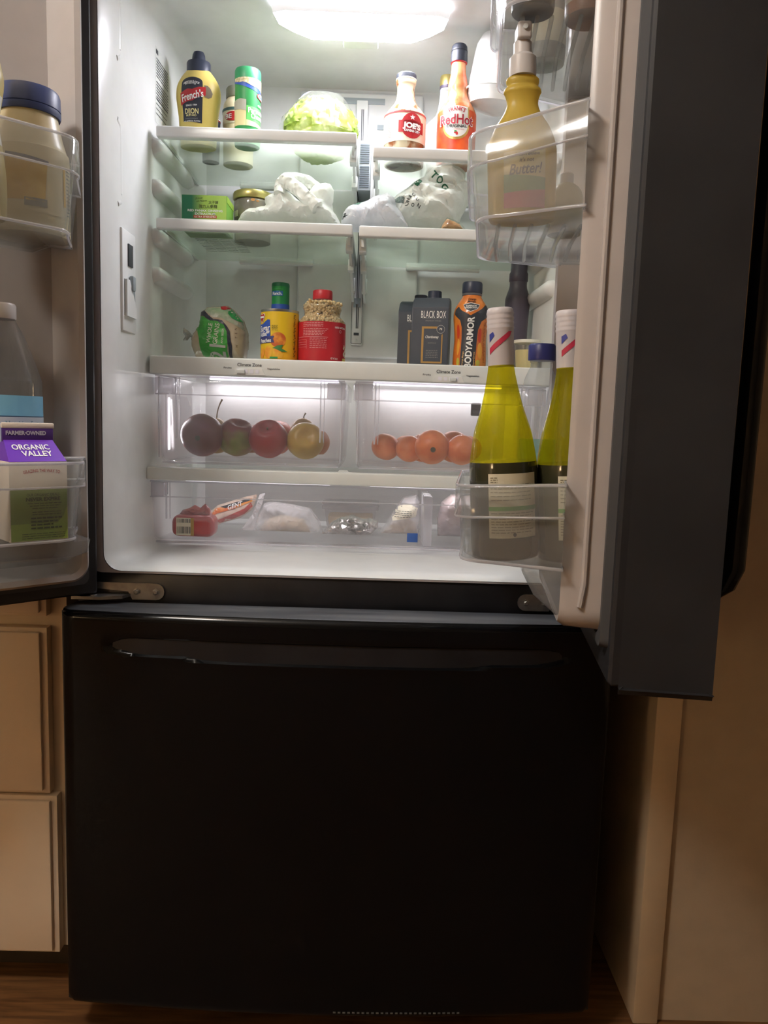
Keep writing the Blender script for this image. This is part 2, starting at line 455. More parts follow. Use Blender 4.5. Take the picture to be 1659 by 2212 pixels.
# ribs that carry the shelves, both side walls
for v, flag in ((297, 1), (385, 0), (492, 1), (577, 0)):
    z = at(340, v, .2).z
    for s in (-1, 1):
        b = nb(); prof = [(0, .004), (.016, .003), (.024, -.003), (.026, -.010), (.022, -.020), (.008, -.028), (0, -.031)]
        rings = []
        for y, k in ((.207, .55), (.212, .9), (.22, 1), (.41, 1), (.45, .75), (.462, .3)):
            w0 = .3835-(y-.22)*.030
            rings.append([(s*(w0+.006-x*k), y, z+zz*k-(1-k)*.006) for x, zz in prof])
        loft(b, rings); mk('shelf_rib', b, m_liner, lin_o, smooth=60)
# back wall: air tower, vents, seams
b = nb(); c0, c1 = at(650, 208, BW), at(915, 208, BW); zt = at(780, 206, BW).z
box(b, c0.x, c1.x, BW-.016, BW+.004, 1.235, zt, .006, 3)
tower = mk('air_tower', b, m_liner, fr)
for (u0, u1, v0, v1) in ((742, 832, 214, 224), (815, 900, 273, 281), (650, 700, 273, 281)):
    a, c = at(u0, v1, BW-.016), at(u1, v0, BW-.016)
    mk('vent_slot', box(nb(), a.x, c.x, BW-.0175, BW-.0155, a.z, c.z, .0005), m_gtrack, tower)
for u in (640, 893):
    x = at(u, 640, BW).x; each('wall_seam', m_liner, lin_o, [(x-.0012, x+.0012, BW-.003, BW+.002, 1.2, zt-.03), (x+.006, x+.0085, BW-.003, BW+.002, 1.2, zt-.03)])

# centre track that carries the shelf arms
a, c = at(757, 745, BW-.02), at(781, 745, BW-.02)
tr = mk('shelf_track', box(nb(), a.x, c.x, BW-.024, BW-.012, a.z, 1.80, .002), m_white, fr)
mx_ = (a.x+c.x)/2
each('track_slot', m_dark, tr, [(mx_-.0015, mx_+.0005, BW-.0252, BW-.0235, 1.30, 1.78), (mx_+.0025, mx_+.004, BW-.0252, BW-.0235, 1.30, 1.78)])
for x in (a.x+.0005, c.x-.0012): mk('track_line', box(nb(), x, x+.0008, BW-.0248, BW-.0235, a.z+.004, 1.37), m_ink, tr)
mk('track_line', box(nb(), a.x+.001, c.x-.001, BW-.0248, BW-.0235, a.z+.003, a.z+.0038), m_ink, tr)
zz = at(768, 722, BW-.02).z; mk('track_mark', box(nb(), mx_-.006, mx_+.006, BW-.0248, BW-.0235, zz-.003, zz+.003), m_ink, tr)
zz = at(768, 735, BW-.02).z
mk('track_screw', lathe(nb(), [(.003, 0), (.003, .002), (.001, .003)], 14), m_grey, tr).matrix_local = Matrix.Translation((mx_, BW-.0235, zz)) @ Matrix.Rotation(pi/2, 4, 'X')
zz = at(768, 655, BW-.02).z
b = nb(); prism(b, [(mx_-.008, zz-.010), (mx_-.003, zz-.010), (mx_-.003, zz-.003), (mx_+.003, zz-.003), (mx_+.003, zz-.010), (mx_+.008, zz-.010), (mx_+.008, zz+.010), (mx_-.008, zz+.010)], BW-.029, BW-.024)
mk('track_notch', b, m_gtrack, tr)
# grey slide unit between the two upper shelves
p0, p1 = at(775, 303, .40), at(800, 412, .40)
b = box(nb(), p0.x, p1.x, .40, .52, p1.z, p0.z, .002)
sl = mk('shelf_slide', b, M('slide_grey', (168, 176, 180), .4), fr)
n_ = 20
for i in range(n_):
    if i == 10: continue
    z = p1.z+.006+(p0.z-p1.z-.012)*i/n_
    mk('slide_rib', box(nb(), p0.x+.004, p1.x-.004, .3985, .4005, z, z+.0032), M('slide_dark', (104, 114, 120), .4), sl)
b = box(nb(), p1.x, p1.x+.010, .395, .52, p1.z-.02, p0.z+.006, .001); mk('slide_guide', b, m_white, sl)

# glass shelves
def shelf(x0, x1, z, inner, tag_):
    b = nb(); box(b, x0, x1, YF-.008, YF+.010, z-.019, z+.001, .003, 3)
    s = mk('shelf', b, m_white, fr)
    mk('shelf_glass', box(nb(), x0+.004, x1-.004, YF+.006, YB, z-.012, z-.007), m_glass, s)
    for x in (x0+.003, x1-.003): mk('side_rail', box(nb(), x-.003, x+.003, YF+.01, YB, z-.014, z-.003, .001), m_grey, s)
    xm = (x0+x1)/2
    mk('rear_rail', box(nb(), x0+.10, x1-.10, YB-.010, YB+.006, z-.018, z-.003, .002), m_white, s)
    b = nb(); xi = x1-.007 if inner > 0 else x0+.007
    prism(b, [(YF+.02, z-.014), (YB+.012, z-.014), (YB+.012, z-.095), (YB-.02, z-.095), (YF+.10, z-.040), (YF+.02, z-.032)], xi-.0025, xi+.0025, 'x')
    box(b, xi-.007, xi+.007, YF+.03, YF+.06, z-.040, z-.014, .002); box(b, xi-.006, xi+.006, YB-.06, YB-.03, z-.080, z-.05, .002)
    box(b, xi-.006, xi+.006, YF+.13, YF+.16, z-.058, z-.035, .002)
    mk('shelf_arm', b, m_grey, s)
    return s
zr1 = at(810, 320, YF).z; zr2 = at(780, 490, YF).z
shA = shelf(at(339, 275, YF).x, at(771, 290, YF).x, Z1, 1, 0)
shB = shelf(at(806, 320, YF).x, .376, zr1, -1, 0)
shC = shelf(at(339, 472, YF).x, at(762, 487, YF).x, Z2, 1, 0)
shD = shelf(at(776, 490, YF).x, .376, zr2, -1, 0)
# printed notice under the lower left glass
b = nb(); q = at(405, 500, YF+.06)
for j in range(4):
    for i in range(9): dash2(b, -.325+j*.024, -.325+j*.024+.021, .30+i*.014, .004, i+j*11, .004, .010)
decal('shelf_notice', b, lambda s, t: Vector((s, t, Z2-.0122)), M('notice_ink', (120, 130, 125), .6), shC, cut=0)

# crisper cover with its printed front, and the deli cover
def cover(z, h, x0, x1, yb):
    b = nb(); box(b, x0, x1, YF-.020, YF+.006, z-h, z+.001, .003, 3)
    s = mk('drawer_cover', b, m_grey, fr)
    mk('cover_glass', box(nb(), x0+.006, x1-.006, YF+.006, yb, z-.014, z-.009), m_glass, s)
    for x in (x0, x1-.012): mk('cover_side', box(nb(), x, x+.012, YF+.006, yb, z-h, z-.002, .002), m_grey, s)
    return s
X0c = at(322, 768, YF-.02).x
cv = cover(Z3, .033, X0c, -X0c, YB)
fnp = on_plane((0, YF-.020, 0), eps=.0006)
for u, v in ((539, 788), (969, 803)):
    b = nb(); p = at(u, v, YF-.02); text2(b, 'Climate Zone', p.x, p.z, .0062, .046, .012, rot=0)
    for du, dv, s_ in ((-47, 6, 'Fruits'), (52, 9, 'Vegetables')):
        q = at(u+du, v+dv, YF-.02); text2(b, s_, q.x, q.z, .0034, len(s_)*.0025, .01)
    decal('lettering', b, fnp, m_ink, cv, cut=0)
for u, v, k in ((539, 802, 0), (969, 818, 1)):
    p = at(u, v, YF-.02)
    b = nb(); prism(b, [(-.030, -.007), (.030, -.007), (.024, .005), (-.024, .005)], 0, -.003)
    sd = mk('humidity_slider', b, m_white, cv, loc=(p.x, YF-.0195, p.z))
    for i in range(4): mk('slider_window', box(nb(), -.020+i*.0105, -.013+i*.0105, -.0037, -.0028, -.004, .003), M('slider_window', (235, 235, 245), .4), sd)  # openings coloured pale for the LED light shining through
    mk('slider_knob', box(nb(), (-.024 if k == 0 else .002), (-.008 if k == 0 else .014), -.008, -.0025, -.005, .003, .0015), m_grey, sd)
X0d = at(316, 1007, YF-.02).x
dc = cover(Z4, .024, X0d, -X0d, YB)
b = nb(); p = at(740, 1020, YF-.02)
prism(b, [(p.x-.045, Z4-.004), (p.x+.045, Z4-.004), (p.x+.045, Z4-.001), (p.x+.012, Z4-.001), (p.x+.008, Z4+.004), (p.x-.008, Z4+.004), (p.x-.012, Z4-.001), (p.x-.045, Z4-.001)], YF+.006, YF+.012)
mk('cover_latch', b, m_white, dc)
mk('cover_label', box(nb(), p.x+.06, p.x+.16, YF+.02, YF+.035, Z4-.0088, Z4-.008), m_white, dc)

# drawers: clear tubs
def tub(name, x0, x1, y0, y1, z0, z1, rim, mat=m_drawer):
    b = nb(); t = .0025
    def R(ix, y_, z, r): return [(p[0], p[1], z) for p in rrect(x0+ix, x1-ix, y0+y_, y1-.002, r, 6)]
    rings = [R(.016, .016, z0+.004, .018), R(.013, .010, z0, .018), R(.009, .004, z0+.012, .018), R(.004, .001, z1-rim, .018), R(0, -.004, z1-rim, .018), R(0, -.004, z1-.004, .018),
             R(.003, -.001, z1, .018), R(.006, .002, z1-.004, .016), R(.0065, .004, z1-rim, .016), R(.0115, .008, z0+.013, .016), R(.016, .016, z0+.0065, .015)]
    loft(b, rings, True, True)
    o = mk(name, b, mat, fr, smooth=40)
    for (u, w_) in ((x0+.010, .0025), (x0+.043, .003), (x0+.050, .0015), (x1-.010, .0025), (x1-.050, .0025), (x1-.043, .0015)):
        mk('edge_bead', box(nb(), u-w_/2, u+w_/2, y0-.0055, y0-.001, z0+(.012 if abs(u-x0) < .02 or abs(u-x1) < .02 else .05), z1-.002, .0007), m_edge, o)
    each('edge_bead', m_edge, o, [(x0+.004, x1-.004, y0-.0068, y0-.0035, z1-rim-.0015, z1-rim+.0005), (x0+.004, x1-.004, y0-.0068, y0-.003, z1-.002, z1+.0015), (x0+.014, x1-.014, y0+.006, y0+.014, z0+.001, z0+.004)])
    each('corner_block', m_edge, o, [(x0+.002, x0+.038, y0-.004, y0+.03, z1-rim, z1-.003), (x1-.038, x1-.002, y0-.004, y0+.03, z1-rim, z1-.003)], .002)
    return o
ZCR = .994; zct = 1.163
xa, xb_ = at(333, 900, YF).x, at(748, 900, YF).x; xc = at(762, 900, YF).x
cr1 = tub('crisper_drawer', xa, xb_, YF, .49, ZCR, zct, .034, m_crisp)
cr2 = tub('crisper_drawer', xc, -xa, YF, .49, ZCR, zct, .034, m_crisp)
ZDL = .836
xe = at(313, 1100, YF).x
dl = tub('deli_drawer', xe, -xe, YF, .49, ZDL, .960, .030)
b = nb(); p = at(924, 1120, .225); box(b, p.x-.0085, p.x+.0085, .215, .48, ZDL+.007, .942, .002); mk('drawer_divider', b, m_edge, dl)
for x in (-.3795, .3795):
    s = 1 if x < 0 else -1
    z0 = at(365, 972, .3).z; z1 = at(365, 858, .3).z
    b = nb(); box(b, -.004, .003, -.008, .008, z0, z1, .003, 3)
    ld = mk('crisper_light', b, m_led, fr, loc=(x, .30, 0))
    mk('light_mount', box(nb(), -.006, .001, -.016, .016, z0-.006, z1+.012, .003), m_white, ld)
    area('crisper_lamp', (x+s*.006, .30, (z0+z1)/2), (0, -s*pi/2, 0), .10, .012, CRISP_W*.35, (1, .975, 1.0))
    bl = mk('crisper_light', box(nb(), -.15, .15, -.006, .006, -.004, .004, .002), m_led, fr, loc=(-s*.19, .512, 1.176))
    area('crisper_lamp', (-s*.19, .511, 1.170), (-.25, 0, 0), .28, .012, CRISP_W, (1, .975, 1.0))
    mk('deli_fill', box(nb(), -.15, .15, -.006, .006, -.004, .004, .002), m_led, fr, loc=(-s*.19, .285, .958))  # added bar, hidden behind the cover trim, to brighten the packets
    area('deli_fill_lamp', (-s*.19, .285, .952), (.25, 0, 0), .28, .012, CRISP_W*.32, (1, .955, .97))  # unseen light added for the packet fronts

# lamp in the top of the cavity
p0 = at(590, 5, .20); lx = .163; y0, y1 = .190, .288
b = nb()
R = lambda k, z: [(p[0], p[1], z) for p in [(-lx*k, y0+.01), (-lx*k+.02, y0), (lx*k-.02, y0), (lx*k, y0+.01), (lx*k-.006, y0+.05), (lx*k-.03, y1-.02), (lx*k-.055, y1), (-lx*k+.055, y1), (-lx*k+.03, y1-.02), (-lx*k+.006, y0+.05)]]
loft(b, [R(1, ZC-.001), R(1, ZC-.010), R(.985, ZC-.018)], False, False)
cvx = mk('lamp_cover', b, M('lamp_side', (250, 250, 252), .4, emis=.55), fr, smooth=30)
b = nb(); loft(b, [R(.985, ZC-.018), R(.93, ZC-.021)], False, True); mk('lamp_diffuser', b, m_lamp, cvx, smooth=30)
m_lamp.node_tree.nodes['Principled BSDF'].inputs['Emission Strength'].default_value = FRIDGE_W
m_led.node_tree.nodes['Principled BSDF'].inputs['Emission Strength'].default_value = 2.5
for x in (-.105, .108): mk('lamp_tab', box(nb(), x-.007, x+.007, y1-.008, y1+.007, ZC-.012, ZC-.001, .002), m_white, cvx)
mk('lamp_clip', box(nb(), -.036, .032, y1-.018, y1+.014, ZC-.030, ZC-.010, .003), m_grey, cvx)

# water filter, upper right
A, Bq = at(1090, 95, .27), at(1072, 222, .27)
b = nb(); pts = []
for i in range(11):
    t = i/10; pts.append((.062*sqrt(max(.0, 1-(2*t-1)**6))*(.82+.18*t), t))
L = (A-Bq).length+.05
lathe(b, [(max(.004, r), (1-t)*L-.025) for r, t in pts], 32, sy=.8)
wf = mk('water_filter', b, m_white, fr, smooth=50)
dirv = (A-Bq).normalized(); wf.matrix_local = Matrix.Translation(Bq) @ Vector((0, 0, 1)).rotation_difference(dirv).to_matrix().to_4x4()
b = nb(); lathe(b, [(.0645, .012), (.066, .014), (.0645, .016)], 32, sy=.8, cap0=False, cap1=False); mk('filter_seam', b, m_grey, wf)

# hinges on the lower rail
for s, x0 in ((-1, -.305), (1, .305)):
    b = nb(); pts = []
    for i in range(9): a = -pi/2+pi*i/8; pts.append((-s*0 + cos(a)*.0145, sin(a)*.0145))
    poly = [(x0+s*.0145-s*p[0], .7855+p[1]) for p in pts]+[(x0+s*.115, .800), (x0+s*.115, .789), (x0+s*.062, .785), (x0+s*.055, .771)]
    prism(b, poly, -.0035, .0)
    h = mk('hinge_plate', b, m_steel, fr)
    for xx in (x0+s*.0145, x0+s*.047):
        b = nb(); lathe(b, [(.0062, 0), (.0062, .002), (.0046, .0022), (.0046, .005), (.0032, .006)], 6)
        q = mk('hinge_bolt', b, m_steel, h); q.matrix_local = Matrix.Translation((xx, -.0035, .7855)) @ Matrix.Rotation(pi/2, 4, 'X')
    b = nb(); prism(b, [(x0+s*.058, -.003), (x0+s*.066, -.022), (x0+s*.10, -.036), (x0+s*.148, -.034), (x0+s*.148, -.003)], .7765, .7815, 'z')
    mk('hinge_arm', b, m_steel, h)
    mk('hinge_pin', lathe(nb(), [(.006, .776), (.006, .783)], 16, cx=x0+s*.115, cy=-.022), m_steel, h)

# freezer drawer, bowed glossy front with a pocket handle
def fy(x): return -.078-.022*(1-(x/.455)**2)
b = nb(); NX, NZ = 72, 110; zlo, zhi = .070, .768
G = []
def zrow(j): return zlo+(zhi-zlo)*j/NZ
zp_hi, = (.728,)
for j in range(NZ+1):
    row = []
    for i in range(NX+1):
        x = -.455+.91*i/NX; z = zrow(j); y = fy(x)
        e = min(x+.455, .455-x); y += .010*max(0, 1-e/.010)**2
        e = zhi-z; y += .008*max(0, 1-e/.008)**2
        e = z-zlo; y += .008*max(0, 1-e/.012)**2
        k = (x/.375)
        if abs(k) < 1:
            zl = .706-.014*(1-k*k)          # lip of the pocket
            zu = .727
            if zl < z < zu: y += .022*min(1, (z-zl)/.004)*min(1, (zu-z)/.010)*min(1, (1-abs(k))*9)
            elif zl-.012 < z <= zl: y -= .004*(1-(zl-z)/.012)*min(1, (1-abs(k))*9)
        row.append(b.verts.new((x, y, z)))
    G.append(row)
for j in range(NZ):
    for i in range(NX): b.faces.new((G[j][i], G[j][i+1], G[j+1][i+1], G[j+1][i]))
fz = mk('freezer_drawer', b, m_black, fr, smooth=60, recalc=False)
b = nb(); outl = [(-.455+.91*i/40, fy(-.455+.91*i/40)+(.010 if i in (0, 40) else .004)) for i in range(41)]
loft(b, [[(p[0], p[1], zlo+.004) for p in outl]+[(.455, -.012, zlo+.004), (-.455, -.012, zlo+.004)], [(p[0], p[1], zhi-.003) for p in outl]+[(.455, -.012, zhi-.003), (-.455, -.012, zhi-.003)]])
mk('drawer_core', b, m_blackm, fz)
b = nb(); loft(b, [[(p[0], p[1]+.006, zhi-.003) for p in outl]+[(.452, -.014, zhi-.003), (-.452, -.014, zhi-.003)], [(p[0], p[1]+.012, zhi+.0005) for p in outl]+[(.45, -.014, zhi+.0005), (-.45, -.014, zhi+.0005)]])
mk('drawer_top', b, m_dust, fz)
mk('toe_grille', box(nb(), -.43, .43, .012, .03, .012, .049, .003), m_black, fr)
for i in range(27):
    x = at(722+i*10.3, 2190+i*.27, -.1).x
    mk('vent_slot', box(nb(), x-.0022, x+.0022, fy(x)-.0006, fy(x)+.002, .0815, .0845, .0003), M('grille_glint', (92, 94, 94), .3), fz)  # pale slots paint in the dotted highlights of the bottom grille
mk('roller_foot', lathe(nb(), [(.02, 0), (.02, .05)], 16, cx=-.38, cy=.06), m_blackm, fr)
mk('roller_foot', lathe(nb(), [(.02, 0), (.02, .05)], 16, cx=.38, cy=.06), m_blackm, fr)
# ------------------------------------------------------------ doors with bins (local: x from hinge, y*s inward, z up)
LANG = math.atan2(-.688, -.726); RANG = math.atan2(-.991, -.13)
LP0, RP0 = (-.412, -.020), (.390, -.022)
def dw(side, a, b_, z=0):      # door frame -> world
    if side < 0: return Vector((LP0[0]-.726*a+.688*b_, LP0[1]-.688*a-.726*b_, z))
    return Vector((RP0[0]-.13*a-.991*b_, RP0[1]-.991*a+.13*b_, z))
def make_door(side, P0, ang, length, thick):
    s = 1 if side < 0 else -1
    zb_, zt_ = .784, 1.925
    b = nb(); box(b, 0, length, -thick*s, -.020*s, zb_, zt_, .008, 3)
    loft(b, [[(p[0], y_*s, p[1]) for p in rrect(q_, length-q_, zb_+q_, zt_-q_, .004 if q_ < .02 else .02, 4)] for q_, y_ in ((.0005, -.030), (.0005, -.004), (.004, 0), (.036, 0), (.036, -.021))], False, False)
    d = mk('door', b, m_doorblk, fr, loc=(P0[0], P0[1], 0), rotz=ang)
    def R(a0, a1, z0, z1, r, y): return [(p[0], y*s, p[1]) for p in rrect(a0, a1, z0, z1, r, 7)]
    a0, a1, z0, z1 = .034, length-.030, .817 if side < 0 else .838, 1.90
    b = nb()
    loft(b, [R(a0, a1, z0, z1, .030, .0), R(a0+.001, a1-.001, z0+.001, z1-.001, .030, .012), R(a0+.003, a1-.003, z0+.003, z1-.003, .028, .050), R(a0+.008, a1-.008, z0+.008, z1-.008, .025, .058),
             R(a0+.016, a1-.016, z0+.016, z1-.016, .022, .055), R(a0+.022, a1-.022, z0+.022, z1-.022, .02, .020), R(a0+.030, a1-.030, z0+.030, z1-.030, .02, -.012)], False, True)
    mk('door_liner', b, m_doorlin, d, smooth=50)
    b = nb()
    loft(b, [R(a0-.016, a1+.014, z0-.014, z1+.012, .012, .0), R(a0-.014, a1+.012, z0-.012, z1+.010, .012, .010), R(a0-.003, a1+.003, z0-.002, z1+.002, .03, .010), R(a0-.001, a1+.001, z0, z1, .03, .0)], False, False)
    mk('door_gasket', b, m_gasket, d)
    if side > 0:   # groove along the free side of the liner
        mk('liner_bead', tube(nb(), [(a1-.001, .034*s, .872), (a1-.001, .031*s, .90), (a1-.001, .031*s, 1.8)], .004), m_doorlin, d)
    return d, s
dL, sL = make_door(-1, LP0, LANG, .45, .075)
dR, sR = make_door(1, RP0, RANG, .402, .112)
# handle of the right door (outer side)
b = nb(); pts = []
for z, o_ in ((.885, -.118), (.90, -.140), (.925, -.150), (1.2, -.152), (1.5, -.152), (1.78, -.150), (1.80, -.140), (1.815, -.118)):
    pts.append((.345, o_*sR, z))
rings = []
for p in pts: rings.append([(p[0]+.014*cos(2*pi*k/12), p[1]+.013*sin(2*pi*k/12), p[2]) for k in range(12)])
loft(b, rings); mk('door_handle', b, m_black, dR, smooth=50)
b = nb(); pts = [(.36, .0775, .86), (.36, .10, .88), (.36, .10, 1.8), (.36, .0775, 1.82)]
loft(b, [[(p[0]+.014*cos(2*pi*k/12), -p[1]*sL+.012*sin(2*pi*k/12), p[2]) for k in range(12)] for p in pts]); mk('door_handle', b, m_black, dL, smooth=50)

def bin_(door, s, a0, a1, b0, b1, z0, zr, collar=.034, taper=.045, ribs=False, mat=None, rise=.0, slope=0, scale0=.94, rear=None):
    """door bin: tapered footprint, rounded front corners, thicker collar round the rim"""
    def foot(off, k, z, up=0):
        am = (a0+a1)/2; A0, A1 = a0+taper-off, a1-taper+off; Bf = b1+off; r = .035
        ai0, ai1, bs = a0+.030-off*.3, a1-.042+off*.3, .062
        f = [(ai0, b0), (ai1, b0), (ai1, bs-.004)]
        for i in range(4): t = i/4*.9; f.append((a1+off+(A1-a1-off)*t, bs+(Bf-r-bs)*t))
        c = (A1-r, Bf-r)
        for i in range(0, 7): an = radians(5+85*i/6); f.append((c[0]+r*cos(an), c[1]+r*sin(an)))
        c = (A0+r, Bf-r)
        for i in range(7): an = radians(90+85*i/6); f.append((c[0]+r*cos(an), c[1]+r*sin(an)))
        for i in range(4): t = (3-i)/4*.9; f.append((a0-off+(A0-a0+off)*t, bs+(Bf-r-bs)*t))
        f.append((ai0, bs-.004))
        return [(am+(p[0]-am)*k, (b0+(p[1]-b0)*k)*s, z-(slope*(p[1]-b0)/(b1-b0) if up else 0)) for p in f]
    t = .003
    b = nb()
    loft(b, [foot(0, scale0*.95, z0), foot(0, scale0, z0+.006), foot(0, .985, zr-collar, 1), foot(.004, 1, zr-collar, 1), foot(.004, 1, zr-.003, 1), foot(.002, 1, zr, 1),
             foot(-.001, 1, zr-.003, 1), foot(-t, .985, zr-collar, 1), foot(-t, scale0, z0+.010), foot(-t, scale0*.95, z0+.004)], True, True)
    o = mk('door_bin', b, mat or m_bin, door, smooth=45)
    for ring, rr in ((foot(.002, 1, zr-.001, 1), .0022), (foot(.003, 1, zr-collar, 1), .0016), (foot(.0005, scale0, z0+.004), .0022)):
        mk('bin_rim', tube(nb(), ring[1:]+ring[:1], rr, 6), m_edge, door, smooth=60)
    if ribs:
        am = (a0+a1)/2
        n = 7
        for i in range(n):
            q0 = .03+(b1-.05)*i/n; 
            pts = [(a0+.085, q0*s, z0-.0012), (am, (q0+.004)*s, z0-.0012), (a1-.085, (q0+.002)*s, z0-.0012)]
            mk('bin_rib', tube(nb(), pts, .0028, 6), m_binfrost, o)
    return o
bL1 = bin_(dL, sL, .050, .385, -.006, .178, 1.330, 1.455, .045, .040)
bL2 = bin_(dL, sL, .048, .385, -.006, .178, .904, 1.019, .034, .040)
b = nb(); 
def shelfpart(door, s, a0, a1, b1, z0, z1):
    b = nb(); R = lambda k, z, bb: [(p[0], p[1]*s, z) for p in rrect(a0+k, a1-k, .012, bb, .02, 5)]
    loft(b, [R(.012, z0, b1*.62), R(.004, z0+.012, b1*.78), R(0, (z0+z1)/2, b1*.94), R(0, z1, b1)], True, True)
    return mk('lower_pocket', b, m_bin, door, smooth=50)
shelfpart(dL, sL, .070, .36, .150, .862, .902)
bR1 = bin_(dR, sR, .012, .390, -.006, .189, .915, 1.028, .040, .030, slope=.014, scale0=.965)
b = nb(); R = lambda a0, a1, z, bb: [(p[0], p[1]*sR, z) for p in rrect(a0, a1, .012, bb, .02, 5)]
loft(b, [R(.05, .335, .846, .050), R(.045, .340, .850, .060), R(.04, .345, .875, .088), R(.035, .348, .905, .104), R(.035, .348, .911, .104)], True, True)
lpk = mk('lower_pocket', b, m_binfrost, dR, smooth=50)
bR2 = bin_(dR, sR, .012, .390, -.006, .192, 1.340, 1.462, .040, .050, True, m_binfrost, slope=.020)
bR3 = bin_(dR, sR, .012, .390, -.006, .172, 1.584, 1.70, .034, .045, True, m_binfrost, slope=.016)
# ------------------------------------------------------------ food: placed by where each stands
class It:
    """a thing at photo column u standing at depth Y on height z0; H(v), X(x) turn photo rows / columns into its own metres"""
    def __init__(s, name, label, cat, u, v, Y, z0, rotz=0, group=None):
        s.u, s.v, s.Y, s.z0, s.k = u, v, Y, z0, px(Y)
        p = at(u, v, Y); s.x = p.x
        s.o = thing(name, label, cat, (p.x, Y, z0), rotz, group)
    def H(s, v): return at(s.u, v, s.Y).z-s.z0
    def X(s, x): return (x-s.u)*s.k
    def P(s, lst): return [(h*s.k, 0 if v is None else s.H(v)) for h, v in lst]
    def A(s, x, ref): return ref*math.asin(max(-.999, min(.999, (x-s.u)*s.k/ref)))
def subprof(prof, z0, z1, eps):
    """piece of a profile, slightly outside it"""
    def rz(z):
        for (r0, a), (r1, b_) in zip(prof, prof[1:]):
            if a <= z <= b_ and b_ > a: return r0+(r1-r0)*(z-a)/(b_-a)
        return prof[-1][0]
    zs = [z0]+[z for r, z in prof if z0 < z < z1]+[z1]
    return [(rz(z)+eps, z) for z in zs]
def smoothp(prof, n=4):
    """Catmull-Rom through a profile"""
    out = []
    P_ = [prof[0]]+list(prof)+[prof[-1]]
    for i in range(1, len(P_)-2):
        p0, p1, p2, p3 = P_[i-1], P_[i], P_[i+1], P_[i+2]
        for j in range(n):
            t = j/n
            q = [.5*((2*p1[c])+(-p0[c]+p2[c])*t+(2*p0[c]-5*p1[c]+4*p2[c]-p3[c])*t*t+(-p0[c]+3*p1[c]-3*p2[c]+p3[c])*t**3) for c in (0, 1)]
            out.append((max(.0005, q[0]), q[1]))
    out.append(prof[-1]); res = [out[0]]
    for p in out[1:]: res.append((p[0], max(p[1], res[-1][1]+1e-5)))
    return res
zs1, zs1r, zs2, zs2r, zs3 = Z1-.007, zr1-.007, Z2-.007, zr2-.007, Z3-.009

m_navy = M('label_navy', (42, 46, 58), .5)
m_red = M('label_red', (176, 38, 44), .45)
m_cream = M('label_cream', (238, 232, 208), .5)
m_gold = M('gold', (196, 160, 90), .35, metal=.3)
m_goldlid = M('gold_lid', (190, 176, 110), .3, metal=.7)
m_yellow = M('mustard_yellow', (222, 200, 112), .4, rgb2=(214, 190, 98), nscale=12)
m_capdark = M('cap_navy', (50, 56, 74), .4)
m_capblk = M('cap_black', (44, 48, 56), .42)
m_green = M('label_green', (46, 140, 74), .45)
m_lime = M('label_lime', (92, 190, 92), .5)
m_blue = M('label_blue', (48, 84, 170), .45)
m_clearg = film('clear_glass', (238, 240, 232), .05, .8, .05)

# ---- upper left shelf
it = It('mustard_bottle', 'yellow squeeze bottle of dijon mustard with dark cap on the top shelf', 'bottle', 429, 275, .285, zs1)
body = smoothp(it.P([(36, None), (39, 272), (40, 255), (43, 232), (45, 212), (43, 190), (34, 170), (24, 156), (22, 150)]), 3)
sy = .72
bo = mk('bottle_body', lathe(nb(), body, 48, sy=sy), m_yellow, it.o, smooth=60)
cap = it.P([(24, 161), (24, 139), (22.5, 136), (14, 133), (12.5, 120), (10, 114), (7, 113)])
mk('bottle_cap', lathe(nb(), cap, 36, sy=.85), m_capdark, it.o, smooth=40)
f1 = on_lathe(body, .042, .0006, sy=sy); f2 = on_lathe(body, .042, .0012, sy=sy); f3 = on_lathe(body, .042, .0018, sy=sy)
H, X = it.H, it.X
b = nb(); pts = [(X(399), H(273)), (X(444), H(277)), (X(444), H(190))]
for i in range(1, 10): a = pi*i/10; pts.append((X(421.5)+X(451.5)*cos(a)*1.0, H(190)+(H(179)-H(190))*sin(a)))
pts.append((X(399), H(190)))
lab = decal('label', poly2(nb(), pts), f1, m_navy, bo, .003, .006)
b = nb(); k = it.k
poly2(b, [(X(396), H(240)), (X(411), H(233)), (X(424), H(231)), (X(437), H(222)), (X(450), H(219)), (X(450), H(201)), (X(436), H(202)), (X(424), H(207)), (X(414), H(206)), (X(397), H(214))])
decal('label_banner', b, f2, m_red, bo, .003, .006)
decal('lettering', text2(nb(), "French's", X(422.5), H(220), 14*k, 46*k, .02, .2, 13), f3, m_inkw, bo, .003)
decal('lettering', text2(nb(), 'AMERICAN FLAVOR', X(421), H(190), 4*k, 35*k, .02, arc=.035), f2, m_inkw, bo, .003)
decal('lettering', text2(nb(), 'IN A BOTTLE', X(420), H(194), 3.4*k, 22*k, .02, arc=.03), f2, m_inkw, bo, .003)
decal('lettering', text2(nb(), 'SINCE 1904', X(421), H(240), 3.4*k, 24*k, .02, rot=3), f2, m_inkw, bo, .003)
decal('lettering', text2(nb(), 'DIJON', X(421), H(252), 10*k, 30*k, .02), f2, M('ink_gold', (232, 222, 160), .5), bo, .003)
decal('lettering', text2(nb(), 'MUSTARD', X(420), H(261), 4*k, 23*k, .01), f2, MATS['ink_gold'], bo, .003)
decal('lettering', text2(nb(), 'CHARDONNAY', X(420), H(267.5), 3*k, 30*k, 0), f2, M('ink_dim', (130, 134, 140), .5), bo, .003)
decal('lettering', text2(nb(), 'NO ARTIFICIAL FLAVORS', X(421), H(273), 2.4*k, 38*k, .02), f2, m_inkw, bo, .003)
b = poly2(nb(), [(X(448), H(222)), (X(456), H(224)), (X(463), H(220)), (X(465), H(212)), (X(460), H(202)), (X(454), H(197)), (X(447), H(197))])
decal('label_patch', b, f1, M('label_brown', (120, 108, 88), .5), bo, .003, .005)

